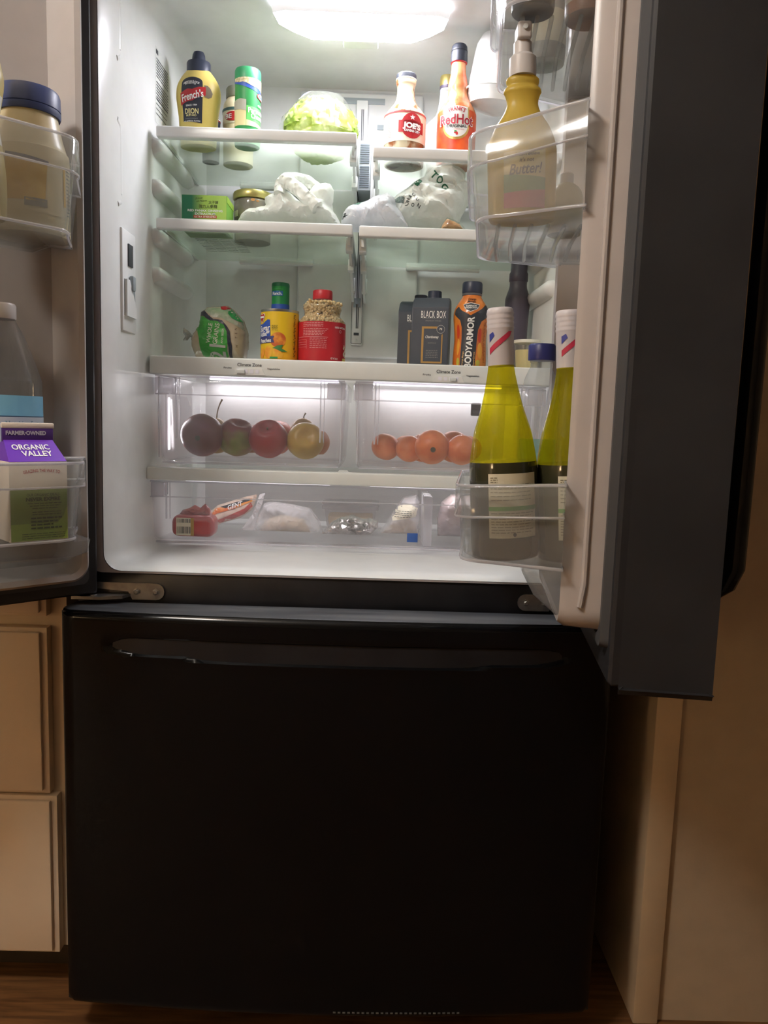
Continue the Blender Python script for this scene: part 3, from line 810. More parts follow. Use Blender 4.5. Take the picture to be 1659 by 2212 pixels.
it = It('condiment_jar', 'dark jar lid with thin red and white stripes hidden behind the mustard bottle', 'jar', 456, 276, .37, zs1)
jp = it.P([(17, None), (18.5, 270), (18.5, 262), (17, 255), (15, 251)])
jb = mk('jar_body', lathe(nb(), jp, 32), m_navy, it.o)
for v0, v1, mt in ((262, 260, m_inkw), (265.5, 263.5, m_red), (258, 256.5, m_inkw)):
    mk('lid_stripe', lathe(nb(), subprof(jp, it.H(v0), it.H(v1), .0006), 32, cap0=False, cap1=False), mt, it.o)

it = It('mayonnaise_jar', 'cream jar with grey lid and red oval label behind the parmesan shaker', 'jar', 515, 278, .385, zs1)
jp = smoothp(it.P([(30, None), (31, 262), (31, 240), (29, 228), (24, 219), (23, 216)]), 3)
jb = mk('jar_body', lathe(nb(), jp, 40), M('mayo_cream', (226, 214, 178), .45), it.o, smooth=60)
mk('jar_lid', lathe(nb(), it.P([(24.5, 217), (25.5, 214), (25.5, 197), (23, 193)]), 36), M('lid_olive', (132, 134, 116), .5), it.o)
jf = on_lathe(jp, .029, .0007); jf2 = on_lathe(jp, .029, .0014); jf3 = on_lathe(jp, .029, .002)
decal('label', rect2(nb(), -.045, .045, it.H(277), it.H(246)), jf, m_cream, jb, .003, .005)
decal('label_border', rect2(nb(), -.045, .045, it.H(250), it.H(244)), jf2, M('label_teal', (62, 92, 92), .5), jb, .003)
decal('label_oval', disc2(nb(), it.X(510), it.H(263), 18*it.k, 9*it.k), jf2, m_red, jb, .003, .004)
decal('lettering', text2(nb(), 'BE', it.X(501.5), it.H(263), 9*it.k, 13*it.k, .02), jf3, m_inkw, jb, .003)

it = It('parmesan_shaker', 'green topped shaker of grated parmesan cheese next to bagged lettuce', 'shaker', 534.5, 278, .27, zs1)
r = 25.8*it.k; cp = [(r, 0), (r, it.H(176))]
sh = mk('shaker_body', lathe(nb(), [(r*.97, 0), (r, .002), (r, it.H(176))], 48), m_green, it.o)
mk('shaker_lid', lathe(nb(), it.P([(26.4, 178), (26.6, 175), (26.4, 158), (25, 154), (22, 153)]), 48), M('lid_green', (52, 142, 92), .4), it.o)
pf = on_lathe(cp, r, .0005); pf2 = on_lathe(cp, r, .001); pf3 = on_lathe(cp, r, .0016)
A = lambda x: it.A(x, r)
H = it.H; k = it.k
b = nb(); pts = [(A(509), H(185))]
for i in range(13):
    t = i/12; pts.append((A(509)+(A(562)+.012-A(509))*t, H(185+35*t-6*t*t)))
pts += [(A(562)+.012, H(176)), (A(509), H(176))]
decal('label_plate', poly2(nb(), pts), pf, m_blue, sh, .003, .005)
pts = [(A(511), H(178))]
for i in range(11):
    t = i/10; pts.append((A(512)+(A(562)+.005-A(512))*t, H(183+20*t+random.Random(i).uniform(-2, 2))))
pts += [(A(562)+.005, H(178))]
decal('label_cheese', poly2(nb(), pts), pf2, M('cheese_heap', (224, 214, 180), .6, rgb2=(180, 165, 120), nscale=260), sh, .003, .005)
decal('label_window', poly2(nb(), [(A(509.5), H(279)), (A(536), H(281)), (A(536), H(226)), (A(524), H(223)), (A(509.5), H(226))]), pf, M('cheese_powder', (226, 214, 158), .6), sh, .003, .005)
decal('label_window', poly2(nb(), [(A(509.5), H(243)), (A(522), H(246)), (A(536), H(249)), (A(536), H(226)), (A(524), H(223)), (A(509.5), H(226))]), pf2, M('cheese_void', (168, 168, 152), .5), sh, .003, .005)
decal('label_panel', poly2(nb(), [(A(536.5), H(268)), (A(560), H(276)), (A(560)+.008, H(242)), (A(536.5), H(238))]), pf, m_lime, sh, .003, .005)
decal('label_base', poly2(nb(), [(A(536.5), H(281)), (A(562)+.004, H(281)), (A(562)+.004, H(276)), (A(536.5), H(268))]), pf, MATS['cheese_powder'], sh, .003, .005)
decal('label_badge', disc2(nb(), A(562), H(213), .0150, .0060), pf2, m_red, sh, .003, .005)
decal('label_badge', disc2(nb(), A(562), H(213), .0130, .0050), pf3, m_inkw, sh, .003, .005)
pf4 = on_lathe(cp, r, .002)
decal('lettering', text2(nb(), 'KRAFT', A(562), H(213), .0052, .021, .03, .2), pf4, m_blue, sh, .003)
decal('lettering', text2(nb(), 'GRATED', A(561), H(234), .004, .026, .02), pf3, m_inkw, sh, .003)
decal('lettering', text2(nb(), 'Parmesan', A(540)+.020, H(247.5), .0095, .040, .02), pf3, m_inkw, sh, .003)
decal('lettering', text2(nb(), 'Cheese', A(545)+.014, H(259), .0095, .028, .02), pf3, m_inkw, sh, .003)

# lettuce head in a printed clear bag
it = It('lettuce_head', 'pale green iceberg lettuce head in a clear bag on the top shelf', 'lettuce', 692, 285, .345, zs1)
mlet = M('lettuce_leaf', (186, 204, 96), .45, rgb2=(226, 234, 168), nscale=22, translucent=.3, bump=.3, bscale=45)
rx, rz_ = 76*it.k, it.H(214)/2.06
def ruf(seed, amp):
    o_ = Vector((seed*3.1, seed, seed*1.9))
    return lambda d: 1+amp*noise.turbulence(d*2.2+o_, 4, True, noise_basis='PERLIN_ORIGINAL')-.10+.05*abs(noise.noise(d*9+o_))
b = nb(); blob(b, (0, 0, rz_*.98), (rx*.94, .066, rz_), 6, ruf(2, .20))
for v in b.verts: v.co.z = max(v.co.z, .002)
mk('lettuce_heart', b, mlet, it.o, smooth=60)
rnd = random.Random(5)
for i in range(9):      # wrapping outer leaves with wavy margins
    th = -pi*.95+pi*1.9*i/9+rnd.uniform(-.1, .1); el = rnd.uniform(.1, .75)
    b = nb(); g = []
    for a in range(25):
        row = []
        for c in range(25):
            uu, vv = (a/24-.5), (c/24)
            rim_ = max(abs(uu)*2, vv)**4
            az = th+uu*1.15*(1-.3*vv); e = -.25+el*.6+vv*1.0
            rr_ = 1.03+.02*i/9+.085*rim_*sin(uu*21+i*2+vv*9)+.05*noise.noise(Vector((uu*6, vv*6, i*3.3)))+.035*abs(noise.noise(Vector((uu*16, vv*13, i*1.7))))
            zz = max(.0025, rz_*(.98+sin(e)*rr_*.98))
            row.append(b.verts.new((rx*rr_*.94*cos(e)*sin(az), -.068*rr_*cos(e)*cos(az), zz)))
        g.append(row)
    for a in range(24):
        for c in range(24): b.faces.new((g[a][c], g[a+1][c], g[a+1][c+1], g[a][c+1]))
    mk('leaf', b, M('lettuce_leaf%d' % (i % 3), [(158, 188, 70), (176, 198, 86), (202, 216, 124)][i % 3], .5, rgb2=[(196, 212, 116), (214, 224, 140), (232, 238, 180)][i % 3], nscale=18, translucent=.35), it.o, smooth=70)
m_film = film('cling_film', (248, 250, 246), .05, .55, .12)
poly = [(it.X(x), it.H(v)) for x, v in ((606, 287), (612, 268), (632, 246), (655, 218), (672, 208), (702, 206), (735, 212), (752, 232), (768, 262), (775, 288))]
poly = [(x, max(.0015, z)) for x, z in poly]
fb = puff(poly, .082, .075, .005, .004, 45, 3, .05)
fl = on_front(fb, .001)
bag = mk('clear_bag', fb, m_film, it.o, smooth=70)
decal('bag_print', poly2(nb(), [(it.X(642), it.H(240)), (it.X(652), it.H(226)), (it.X(668), it.H(217)), (it.X(682), it.H(214)), (it.X(672), it.H(226)), (it.X(658), it.H(238))]), fl, M('bag_white', (214, 218, 226), .4, alpha=.8), bag, .005, .005)
decal('bag_print', poly2(nb(), [(it.X(650), it.H(233)), (it.X(660), it.H(224)), (it.X(670), it.H(221)), (it.X(664), it.H(230))]), lambda s, t: fl(s, t)-Vector((0, .0008, 0)), M('bag_blue', (120, 136, 190), .4), bag, .005, .005)

# ---- upper right shelf
it = It('barbecue_sauce_bottle', 'nearly empty barbecue sauce bottle with cream and red label', 'bottle', 873, 318, .275, zs1r)
bp = smoothp(it.P([(41, None), (42.5, 312), (42.5, 262), (41, 252), (33, 240), (22, 224), (18, 205), (18, 190), (20, 184), (20.5, 176), (19.5, 172)]), 3)
bo = mk('bottle_glass', lathe(nb(), bp, 48), M('sauce_glass', (214, 206, 176), .1, rgb2=(150, 84, 44), nscale=38, alpha=.62, nlo=.52, nhi=.60, stretch=(1, 1, .55)), it.o, smooth=60)
mk('bottle_cap', lathe(nb(), it.P([(20.6, 174), (20.8, 171), (20.6, 164), (19, 162)]), 40), m_capblk, it.o)
mk('cap_ring', lathe(nb(), it.P([(21, 175.5), (21.2, 174.5), (21, 173.6)]), 40), m_cream, it.o)
mk('sauce_residue', lathe(nb(), [(max(.002, r-.004), z) for r, z in bp if z < it.H(262)], 40), M('sauce_film', (206, 190, 150), .5, rgb2=(160, 100, 60), nscale=30), it.o, smooth=60)
r = 42.5*it.k; H, k = it.H, it.k
lf = on_lathe(bp, r, .0005); lf2 = on_lathe(bp, r, .001); lf3 = on_lathe(bp, r, .0016); lf4 = on_lathe(bp, r, .0022)
lb = mk('label', lathe(nb(), subprof(bp, H(319), H(257), .0004), 48, cap0=False, cap1=False), m_cream, it.o, smooth=60)
mk('label_stripe', lathe(nb(), subprof(bp, H(260), H(256), .0008), 48, cap0=False, cap1=False), M('stripe_red', (160, 62, 62), .5), it.o, smooth=60)
A = lambda x: it.A(x, r)
cx, cz = A(887), H(287)
decal('emblem', rect2(disc2(nb(), cx, cz, .0215, .0235), cx-.0265, cx+.0255, cz-.0125, cz+.009), lf2, m_red, it.o, .004, .006)
b = nb(); ring2(b, cx, cz, .0195, .0205)
decal('lettering', text2(nb(), "JOE'S", cx-.0005, cz-.0005, .0095, .035, .06, rot=-4), lf4, m_inkw, it.o, .003)
decal('lettering', text2(nb(), 'KANSAS CITY', cx, cz-.0100, .0042, .031, .05, rot=-4), lf4, m_inkw, it.o, .003)
pts = [(cx-.0005+(.0055 if i % 2 == 0 else .0022)*sin(i*pi/5), cz+.0145+(.0055 if i % 2 == 0 else .0022)*cos(i*pi/5)) for i in range(10)]
b = nb()
for i in range(10): poly2(b, [pts[i], pts[(i+1) % 10], (cx-.0005, cz+.0145)])
decal('emblem_star', b, lf4, m_inkw, it.o, 0)
b = nb()
for i in range(14): dash2(b, A(836), A(845), H(268+i*3.2), .0010, i, .002, .005, .0015)
o_ = decal('fine_print', b, lf2, M('ink_rose', (176, 120, 110), .6), it.o, .004); o_['kind'] = 'stuff'

it = It('vinegar_bottle', 'round clear glass bottle with a gold cap behind the hot sauce', 'bottle', 961, 318, .385, zs1r)
bp = smoothp(it.P([(34, None), (42, 308), (45, 292), (43, 278), (32, 264), (21, 250), (16, 225), (14, 203), (14.5, 200), (14.5, 196), (13, 192)]), 3)
mk('bottle_glass', lathe(nb(), bp, 48), M('pale_glass', (206, 208, 210), .12, alpha=.62), it.o, smooth=60)
mk('bottle_cap', lathe(nb(), it.P([(15, 188), (15.2, 186), (15, 169), (14, 166)]), 24), m_goldlid, it.o)
mk('cap_collar', lathe(nb(), it.P([(14.5, 194), (15, 192), (15, 188)]), 24), M('collar_violet', (92, 84, 104), .4), it.o)
b = nb()
for i in range(7): text2(b, 'O', it.X(944)+.002*sin(i), it.H(316-i*4), .003, None, .02)
decal('bottle_print', b, on_lathe(bp, .04, .0008), m_inkw, it.o, 0)['kind'] = 'stuff'

it = It('hot_sauce_bottle', 'tall bottle of orange cayenne hot sauce with black cap', 'bottle', 984, 320, .27, zs1r)
bp = smoothp(it.P([(38, None), (39.5, 312), (39.5, 258), (37, 242), (26, 222), (20, 205), (20.5, 190), (18, 172), (15.5, 158), (14.5, 140), (15, 132)]), 3)
bo = mk('bottle_glass', lathe(nb(), bp, 48), M('hot_sauce', (214, 84, 44), .15, rgb2=(236, 178, 122), nscale=26, coat=.5, nlo=.38, nhi=.66), it.o, smooth=60)
mk('bottle_cap', lathe(nb(), it.P([(17, 137), (17.2, 134), (16.5, 112), (15.5, 102), (13, 98), (9, 97)]), 36), m_capblk, it.o, smooth=45)
mk('cap_line', lathe(nb(), it.P([(17.0, 113.5), (17.2, 113), (17.0, 112.5)]), 36, cap0=False, cap1=False), m_inkd, it.o)
mk('neck_ring', lathe(nb(), it.P([(15.5, 139), (16.8, 137.5), (15.5, 135)]), 36), m_red, it.o)
r = 39.5*it.k; H, k = it.H, it.k; A = lambda x: it.A(x, r)
mk('label', lathe(nb(), subprof(bp, .002, H(250), .0004), 48, cap0=False, cap1=False), M('label_orange_red', (206, 62, 36), .4, rgb2=(226, 96, 44), nscale=30), it.o, smooth=60)
l1, l2, l3, l4 = (on_lathe(bp, r, e) for e in (.0008, .0014, .002, .0026))
pts = [(A(957), H(243)), (A(1002), H(246))]+[(A(980)+(A(1003)-A(980))*cos(radians(-a)), H(285)+.0225*sin(radians(-a))) for a in range(0, 181, 15)]
decal('label_shield', poly2(nb(), [(A(954), H(242)), (A(1005), H(245)), (A(1005), H(285))]+[(A(980)+(A(1006)-A(980))*cos(radians(-a)), H(287)+.025*sin(radians(-a))) for a in range(0, 181, 15)]), l1, m_gold, it.o, .003, .006)
decal('label_panel', poly2(nb(), pts), l2, M('label_white', (238, 236, 230), .4), it.o, .003, .006)
decal('lettering', text2(nb(), "FRANK'S", A(981), H(250), 9*k, 34*k, .02, arc=.028), l3, M('ink_crimson', (170, 34, 50), .5), it.o, .003)
decal('lettering_outline', text2(nb(), 'RedHot', A(980.5), H(273), 20*k, 71*k, .055), l3, m_inkw, it.o, .003)
decal('lettering', text2(nb(), 'RedHot', A(980.5), H(273), 19*k, 68*k, .02), l4, MATS['ink_crimson'], it.o, .003)
decal('lettering', text2(nb(), 'ORIGINAL', A(981), H(288.5), 6*k, 40*k, .02, arc=-.09), l3, m_inkd, it.o, .003)
decal('lettering', text2(nb(), 'CAYENNE PEPPER SAUCE', A(981), H(295), 2*k, 30*k, 0), l3, m_red, it.o, .003)
decal('pepper_print', disc2(disc2(nb(), A(980), H(302), .0035, .002), A(982), H(304), .002, .003), l3, m_red, it.o, 0)
decal('pepper_leaf', disc2(nb(), A(979), H(299), .0025, .0015), l3, m_green, it.o, 0)
# ---- lower left shelf
m_bagw = M('white_bag', (240, 240, 234), .3, alpha=.9, translucent=.3, rgb2=(248, 248, 244), nscale=30, bump=.5, bscale=90)
m_bagg = M('grey_bag', (214, 216, 220), .33, alpha=.84, translucent=.35, rgb2=(232, 232, 236), nscale=30, bump=.5, bscale=90)
def pp(it, pts, zmin=.0012): return [(it.X(x), max(zmin, it.H(v))) for x, v in pts]

it = It('ginseng_box', 'green cardboard box of ginseng extract on the lower left shelf', 'box', 441, 472, .245, zs2)
Hb = it.H(421.5); w2 = 46.5*it.k; dp = .070
bx = mk('carton', box(nb(), -w2, w2, 0, dp, 0, Hb, .0006), M('box_green', (126, 176, 72), .5, rgb2=(120, 170, 66), nscale=8), it.o)
gp = on_plane((0, 0, 0), eps=.0003); gp2 = on_plane((0, 0, 0), eps=.0007); gp3 = on_plane((0, 0, 0), eps=.0011)
gm = bpy.data.materials.new('box_gradient'); gm.use_nodes = True; nt = gm.node_tree
tc = nt.nodes.new('ShaderNodeTexCoord'); sx_ = nt.nodes.new('ShaderNodeSeparateXYZ'); mr = nt.nodes.new('ShaderNodeMapRange'); rp = nt.nodes.new('ShaderNodeValToRGB')
mr.inputs['From Min'].default_value = -w2; mr.inputs['From Max'].default_value = w2
rp.color_ramp.elements[0].color = lin((24, 112, 78))+(1,); rp.color_ramp.elements[1].color = lin((158, 196, 74))+(1,); rp.color_ramp.elements[0].position = .22; rp.color_ramp.elements[1].position = .5
nt.links.new(tc.outputs['Object'], sx_.inputs[0]); nt.links.new(sx_.outputs[0], mr.inputs[0]); nt.links.new(mr.outputs[0], rp.inputs[0]); nt.links.new(rp.outputs[0], nt.nodes['Principled BSDF'].inputs['Base Color'])
decal('front_print', rect2(nb(), -w2+.0005, w2-.0005, .0005, Hb-.0005), gp, gm, bx, .008)
X, H, k = it.X, it.H, it.k
m_gink = M('ink_olive', (74, 86, 40), .6)
decal('lettering', text2(nb(), 'Prince', X(430), H(428.5), 4.2*k, 15*k, .005, .4, 10), gp2, m_gink, bx, 0)
decal('lettering', text2(nb(), 'of Peace.', X(436), H(434), 3.6*k, 22*k, .005, .4, 6), gp2, m_gink, bx, 0)
decal('lettering', text2(nb(), '太子牌', X(460), H(437), 5*k, 20*k, .01), gp2, m_gink, bx, 0)
decal('lettering', text2(nb(), '強力人參精', X(449), H(446), 5.6*k, 38*k, .012), gp2, m_gink, bx, 0)
decal('lettering', text2(nb(), 'RED PANAX GINSENG', X(443), H(455), 4.4*k, 72*k, .02), gp2, m_inkw, bx, 0)
decal('lettering', text2(nb(), 'EXTRACTUM', X(443), H(462), 4.4*k, 42*k, .02), gp2, m_inkw, bx, 0)
decal('print_bar', rect2(nb(), X(419), X(467), H(471.5), H(465.2)), gp2, M('ink_redbar', (182, 60, 44), .5), bx, 0)
decal('lettering', text2(nb(), 'ULTRA STRENGTH', X(443), H(468.6), 3.6*k, 44*k, .02), gp3, m_cream, bx, 0)
mk('carton_lid', box(nb(), w2-.0005, w2+.0008, .002, dp-.002, Hb-.012, Hb-.0005), M('box_lime', (168, 200, 84), .5), bx)

it = It('preserve_jar', 'glass jar with a gold metal lid and dark filling beside the white bag', 'jar', 546, 474, .345, zs2)
jp = smoothp(it.P([(37, None), (39, 470), (39, 446), (38, 440), (36, 437)]), 3)
mk('jar_glass', lathe(nb(), jp, 40), M('jar_smoke', (126, 120, 110), .12, rgb2=(150, 142, 128), nscale=40, alpha=.78, coat=.4), it.o, smooth=60)
mk('jar_filling', lathe(nb(), [(it.k*35, .003), (it.k*36, it.H(461)), (it.k*35, it.H(459))], 36), M('jar_red', (98, 58, 50), .5, rgb2=(120, 70, 50), nscale=60), it.o)
mk('jar_lid', lathe(nb(), it.P([(39.5, 436), (40.5, 434), (40.5, 423), (39, 419.5), (36, 418)]), 40), m_goldlid, it.o)
decal('jar_label', rect2(nb(), -.040, -.026, it.H(476), it.H(463)), on_lathe(jp, .037, .0006), m_cream, it.o, .003)
decal('jar_smear', disc2(disc2(nb(), it.X(552), it.H(442), .004, .003), it.X(561), it.H(444), .003, .0015), on_lathe(jp, .037, .0006), M('smear_orange', (176, 120, 60), .5), it.o, .003)['kind'] = 'stuff'

it = It('plastic_bag', 'thin white plastic bag with a knotted handle loop on the lower left shelf', 'bag', 640, 484, .30, zs2)
fb = puff(pp(it, ((522, 486), (530, 473), (548, 460), (578, 453), (574, 437), (596, 424), (615, 417), (632, 424), (650, 440), (668, 436), (690, 428), (714, 438), (716, 454), (726, 468), (736, 488), (736, 500), (522, 500))), .075, .07, .0032, .015, 42, 7, .035)
mk('bag_body', fb, m_bagw, it.o, smooth=45)
for path, r_ in ((((612, 440), (613, 414), (622, 399), (640, 394), (662, 395), (680, 404), (684, 418)), .011), (((616, 410), (632, 416), (652, 432), (672, 452), (690, 470)), .013)):
    b = nb(); P3 = [Vector((it.X(x), -.062+.012*i, it.H(v))) for i, (x, v) in enumerate(path)]
    if r_ > .012: P3 = [Vector((p.x, -.055-.006*i, p.z)) for i, p in enumerate(P3)]
    fine = []
    for a_, c_ in zip(P3, P3[1:]):
        for j in range(8): fine.append(a_.lerp(c_, j/8))
    fine.append(P3[-1]); tube(b, fine, r_, 26)
    for v in b.verts:
        d_ = 1-2.2*abs(noise.noise(v.co*60+Vector((3, 1, 9)))); d2_ = 1-2.2*abs(noise.noise(v.co*130)); v.co += Vector((0, 1, .4))*(d_*.006+d2_*.003-.003)
    mk('bag_handle', b, m_bagw, it.o, smooth=50)
fb = puff(pp(it, ((664, 440), (668, 418), (680, 406), (700, 402), (712, 404), (718, 415), (717, 440), (708, 462), (690, 466))), .040, .025, .0032, .008, 50, 9, .025)
o_ = mk('bag_tuft', fb, m_bagw, it.o, smooth=45); o_.location.y = -.02

# ---- lower right shelf
it = It('plastic_bag', 'crumpled grey-white plastic bag bulging at the front left of the lower right shelf', 'bag', 808, 492, .265, zs2r)
fb = puff(pp(it, ((741, 500), (739, 482), (743, 465), (754, 451), (772, 443), (792, 437), (806, 428), (834, 419), (850, 430), (853, 446), (866, 462), (880, 488), (882, 500))), .055, .06, .0030, .019, 42, 12, .035)
fl = on_front(fb, .0012)
bo = mk('bag_body', fb, m_bagg, it.o, smooth=45)
m_pg = M('print_green', (34, 92, 66), .5); m_pk = M('print_black', (56, 60, 60), .5)
decal('bag_print', poly2(nb(), [(it.X(x), it.H(v)) for x, v in ((756, 449), (768, 443), (788, 439), (782, 446), (776, 455), (766, 451))]), fl, m_pg, bo, .004, .004)
decal('bag_print', text2(nb(), 'R', it.X(748), it.H(477), .009, .014, .03, rot=20), fl, m_pk, bo, .004, .004)

it = It('plastic_bag', 'large white plastic carrier bag with green lettering, slumped on the lower right shelf', 'bag', 935, 494, .335, zs2r)
fb = puff(pp(it, ((842, 508), (842, 452), (852, 434), (876, 415), (892, 400), (912, 388), (916, 371), (940, 367), (973, 357), (988, 364), (999, 379), (994, 396), (1010, 397), (1013, 410), (1006, 440), (992, 470), (985, 508))), .095, .07, .0036, .024, 36, 21, .05)
fl = on_front(fb, .0015); fl2 = on_front(fb, .0025)
bo = mk('bag_body', fb, m_bagw, it.o, smooth=45)
for ch, x, v, ro in (('T', 929, 405, -50), ('O', 940, 416, -50), ('G', 950, 431, -42)):
    decal('lettering', text2(nb(), ch, it.X(x), it.H(v), .0115, .0125, .03, rot=ro), fl, m_pg, bo, .004, .004)
decal('bag_print', poly2(nb(), [(it.X(x), it.H(v)) for x, v in ((868, 412), (880, 405), (888, 407), (882, 412), (874, 412))]), fl, m_pg, bo, .004, .004)
decal('bag_print', poly2(nb(), [(it.X(x), it.H(v)) for x, v in ((884, 424), (892, 414), (900, 410), (906, 418), (904, 424), (896, 432))]), fl, m_pg, bo, .004, .004)
b = nb()
for ch, x, v, ro in (('C', 889, 450, 40), ('A', 882, 455, 60), ('N', 878, 463, 75), ('U', 876, 470, 90)): text2(b, ch, it.X(x), it.H(v), .007, .006, .02, rot=ro)
decal('lettering', b, fl, m_pk, bo, .004, .004)
b = nb()
for ch, x, v, ro in (('C', 896, 462, 30), ('O', 888, 472, 0), ('N', 900, 473, -30)): text2(b, ch, it.X(x), it.H(v), .006, .006, .02, rot=ro)
decal('lettering', b, fl, m_pk, bo, .004, .004)
decal('bag_print', poly2(nb(), [(it.X(x), it.H(v)) for x, v in ((848, 452), (862, 449), (872, 458), (870, 468), (858, 462))]), fl, M('print_grey', (104, 116, 112), .5), bo, .004, .004)  # dull grey-green patch at the left of the bag

it = It('wrapped_pastry', 'small brown pastry in clear wrap in front of the big carrier bag', 'pastry', 976, 495, .232, zs2r)
fb = puff(pp(it, ((952, 499), (957, 485), (965, 473), (980, 478), (992, 484), (1001, 496), (1001, 500))), .014, .014, .003, .003, 130, 4, .012)
mk('pastry', fb, M('pastry_brown', (186, 140, 96), .6, rgb2=(150, 100, 62), nscale=70), it.o, smooth=30)
fb = puff(pp(it, ((948, 499), (955, 484), (965, 470), (982, 475), (995, 482), (1006, 496), (1006, 500))), .017, .017, .004, .003, 110, 5, .014)
mk('clear_wrap', fb, m_film, it.o, smooth=20)

# ---- shelf above the crispers
it = It('bread_bag', 'tied bag of sliced bread with green multigrain label left of the peach can', 'bread', 470, 775, .30, zs3)
fb = puff(pp(it, ((417, 735), (421, 722), (432, 706), (438, 676), (452, 664), (492, 660), (508, 672), (526, 692), (535, 718), (536, 748), (530, 779), (426, 779), (417, 752))), .052, .05, .0045, .0035, 60, 31, .03)
fl = on_front(fb, .0008); fl2 = on_front(fb, .0014); fl3 = on_front(fb, .002)
bo = mk('loaf_bag', fb, M('bread_film', (176, 160, 136), .25, rgb2=(196, 186, 164), nscale=16, coat=.3), it.o, smooth=28)
def pm(pts): return [(it.X(x), it.H(v)) for x, v in pts]
decal('bag_clear', poly2(nb(), pm(((441, 675), (455, 666), (490, 662), (507, 674), (524, 692), (531, 716), (512, 705), (490, 694), (470, 692), (452, 676)))), fl, M('film_grey', (166, 168, 152), .25, rgb2=(140, 160, 128), nscale=30), bo, .004, .004)
decal('bag_label', poly2(nb(), pm(((432, 716), (440, 688), (450, 690), (462, 698), (480, 698), (494, 706), (500, 722), (502, 740), (500, 760), (501, 775), (448, 775), (444, 750), (442, 735), (438, 722)))), fl2, M('bread_green', (62, 146, 62), .35, rgb2=(74, 160, 72), nscale=20), bo, .004, .004)
decal('bag_border', poly2(nb(), pm(((439, 676), (451, 677), (462, 688), (472, 696), (490, 698), (500, 710), (506, 720), (508, 740), (511, 752), (508, 775), (502, 775), (503, 755), (501, 740), (500, 722), (494, 708), (480, 700), (464, 699), (452, 690), (440, 686)))), fl3, M('bread_navy', (52, 54, 66), .35), bo, .004, .004)
decal('bag_print', disc2(nb(), it.X(491), it.H(667), .0075, .007), fl3, m_red, bo, .004, .004)
decal('bag_print', poly2(nb(), pm(((500, 668), (515, 682), (526, 696), (522, 698), (508, 692), (500, 682)))), fl3, m_green, bo, .004, .004)
m_bw = M('bread_white', (214, 216, 196), .4)
decal('lettering', text2(nb(), 'WHOLE', it.X(464), it.H(726), 8.5*it.k, 40*it.k, .01, rot=82), fl3, m_bw, bo, .004, .004)
decal('lettering', text2(nb(), 'GRAINS', it.X(478), it.H(727), 9.5*it.k, 42*it.k, .01, rot=82), fl3, m_bw, bo, .004, .004)
decal('lettering', text2(nb(), 'AND SEEDS', it.X(491), it.H(731), 4.5*it.k, 30*it.k, .01, rot=84), fl3, m_bw, bo, .004, .004)
decal('lettering', text2(nb(), '21', it.X(479), it.H(765), 33*it.k, 30*it.k, .02, rot=86), fl3, M('bread_lilac', (190, 188, 182), .4), bo, .004, .004)
b = nb()
for i in range(5): text2(b, 'NET WT'[i % 6], it.X(517+i*.6), it.H(715+i*9), .004, None, .01, rot=90)
decal('lettering', b, fl3, M('ink_brown', (94, 72, 52), .5), bo, .004, .004)
tail = puff(pp(it, ((421, 733), (410, 718), (398, 710), (396, 722), (402, 728), (396, 738), (406, 738), (412, 730))), .010, .010, .0025, .004, 150, 33, .010)
mk('bag_tail', tail, M('film_silver', (190, 190, 188), .2, metal=.2), it.o, smooth=20)
mk('bag_tie', tube(nb(), [(it.X(419)+.005*cos(a*pi/5)*.6, .006*sin(a*pi/5)-.002, it.H(730)+.006*cos(a*pi/5)) for a in range(11)], .0012, 6), m_dark, it.o)

it = It('ranch_shaker', 'green and blue ranch seasoning shaker standing behind the peach can', 'shaker', 604, 775, .345, zs3)
r = 18.5*it.k; cp = [(r, 0), (r, it.H(620))]
sh = mk('shaker_body', lathe(nb(), cp, 40), M('ranch_green', (36, 124, 74), .4, rgb2=(40, 140, 66), nscale=30), it.o)
mk('shaker_cap', lathe(nb(), it.P([(18.3, 621), (18.8, 620), (18.6, 615), (17.6, 612.5)]), 40), M('ranch_lid', (44, 118, 80), .4), it.o)
mk('label_band', lathe(nb(), subprof(cp, .001, it.H(659), .0004), 40, cap0=False, cap1=False), m_blue, sh)
rf = on_lathe(cp, r, .0006); rf2 = on_lathe(cp, r, .0012); k = it.k
decal('label_panel', rect2(nb(), it.A(587.5, r), it.A(611, r), it.H(641.5), it.H(631)), rf, M('ranch_blue', (52, 104, 158), .4), sh, .003)
decal('lettering', text2(nb(), 'Ranch.', it.A(599, r), it.H(636.5), 6.5*k, 21*k, .02), rf2, m_inkw, sh, .003)
decal('fine_print', rect2(nb(), it.A(589, r), it.A(611, r), it.H(628), it.H(627)), rf2, m_lime, sh, .003)

it = It('peach_can', 'yellow label can of sliced peaches in front of the ranch shaker', 'can', 603.5, 778, .255, zs3)
r = 39.5*it.k; Ht = it.H(673.5); k = it.k; H = it.H
cp = [(r, 0), (r, Ht)]
cb = mk('can_body', lathe(nb(), [(r*.97, 0), (r, .002), (r, Ht-.002), (r*1.015, Ht-.001), (r*1.015, Ht+.001), (r*.98, Ht+.0012), (r*.97, Ht-.003)], 56), M('can_steel', (176, 178, 176), .3, metal=.85), it.o, smooth=30)
mk('can_label', lathe(nb(), [(r+.0003, .003), (r+.0003, Ht-.004)], 56, cap0=False, cap1=False), M('peach_yellow', (224, 188, 38), .4, rgb2=(232, 176, 40), nscale=14), it.o)
A = lambda x: it.A(x, r)
c1, c2, c3, c4 = (on_lathe(cp, r, e) for e in (.0008, .0013, .0018, .0023))
decal('label_panel', poly2(nb(), [(A(564)-.004, H(736)), (A(564)-.004, H(705)), (A(572), H(704)), (A(583), H(695)), (A(588), H(696)), (A(589.5), H(732))]), c1, m_blue, cb, .003, .005)
b = nb(); cx_, cz_ = A(571), H(690)
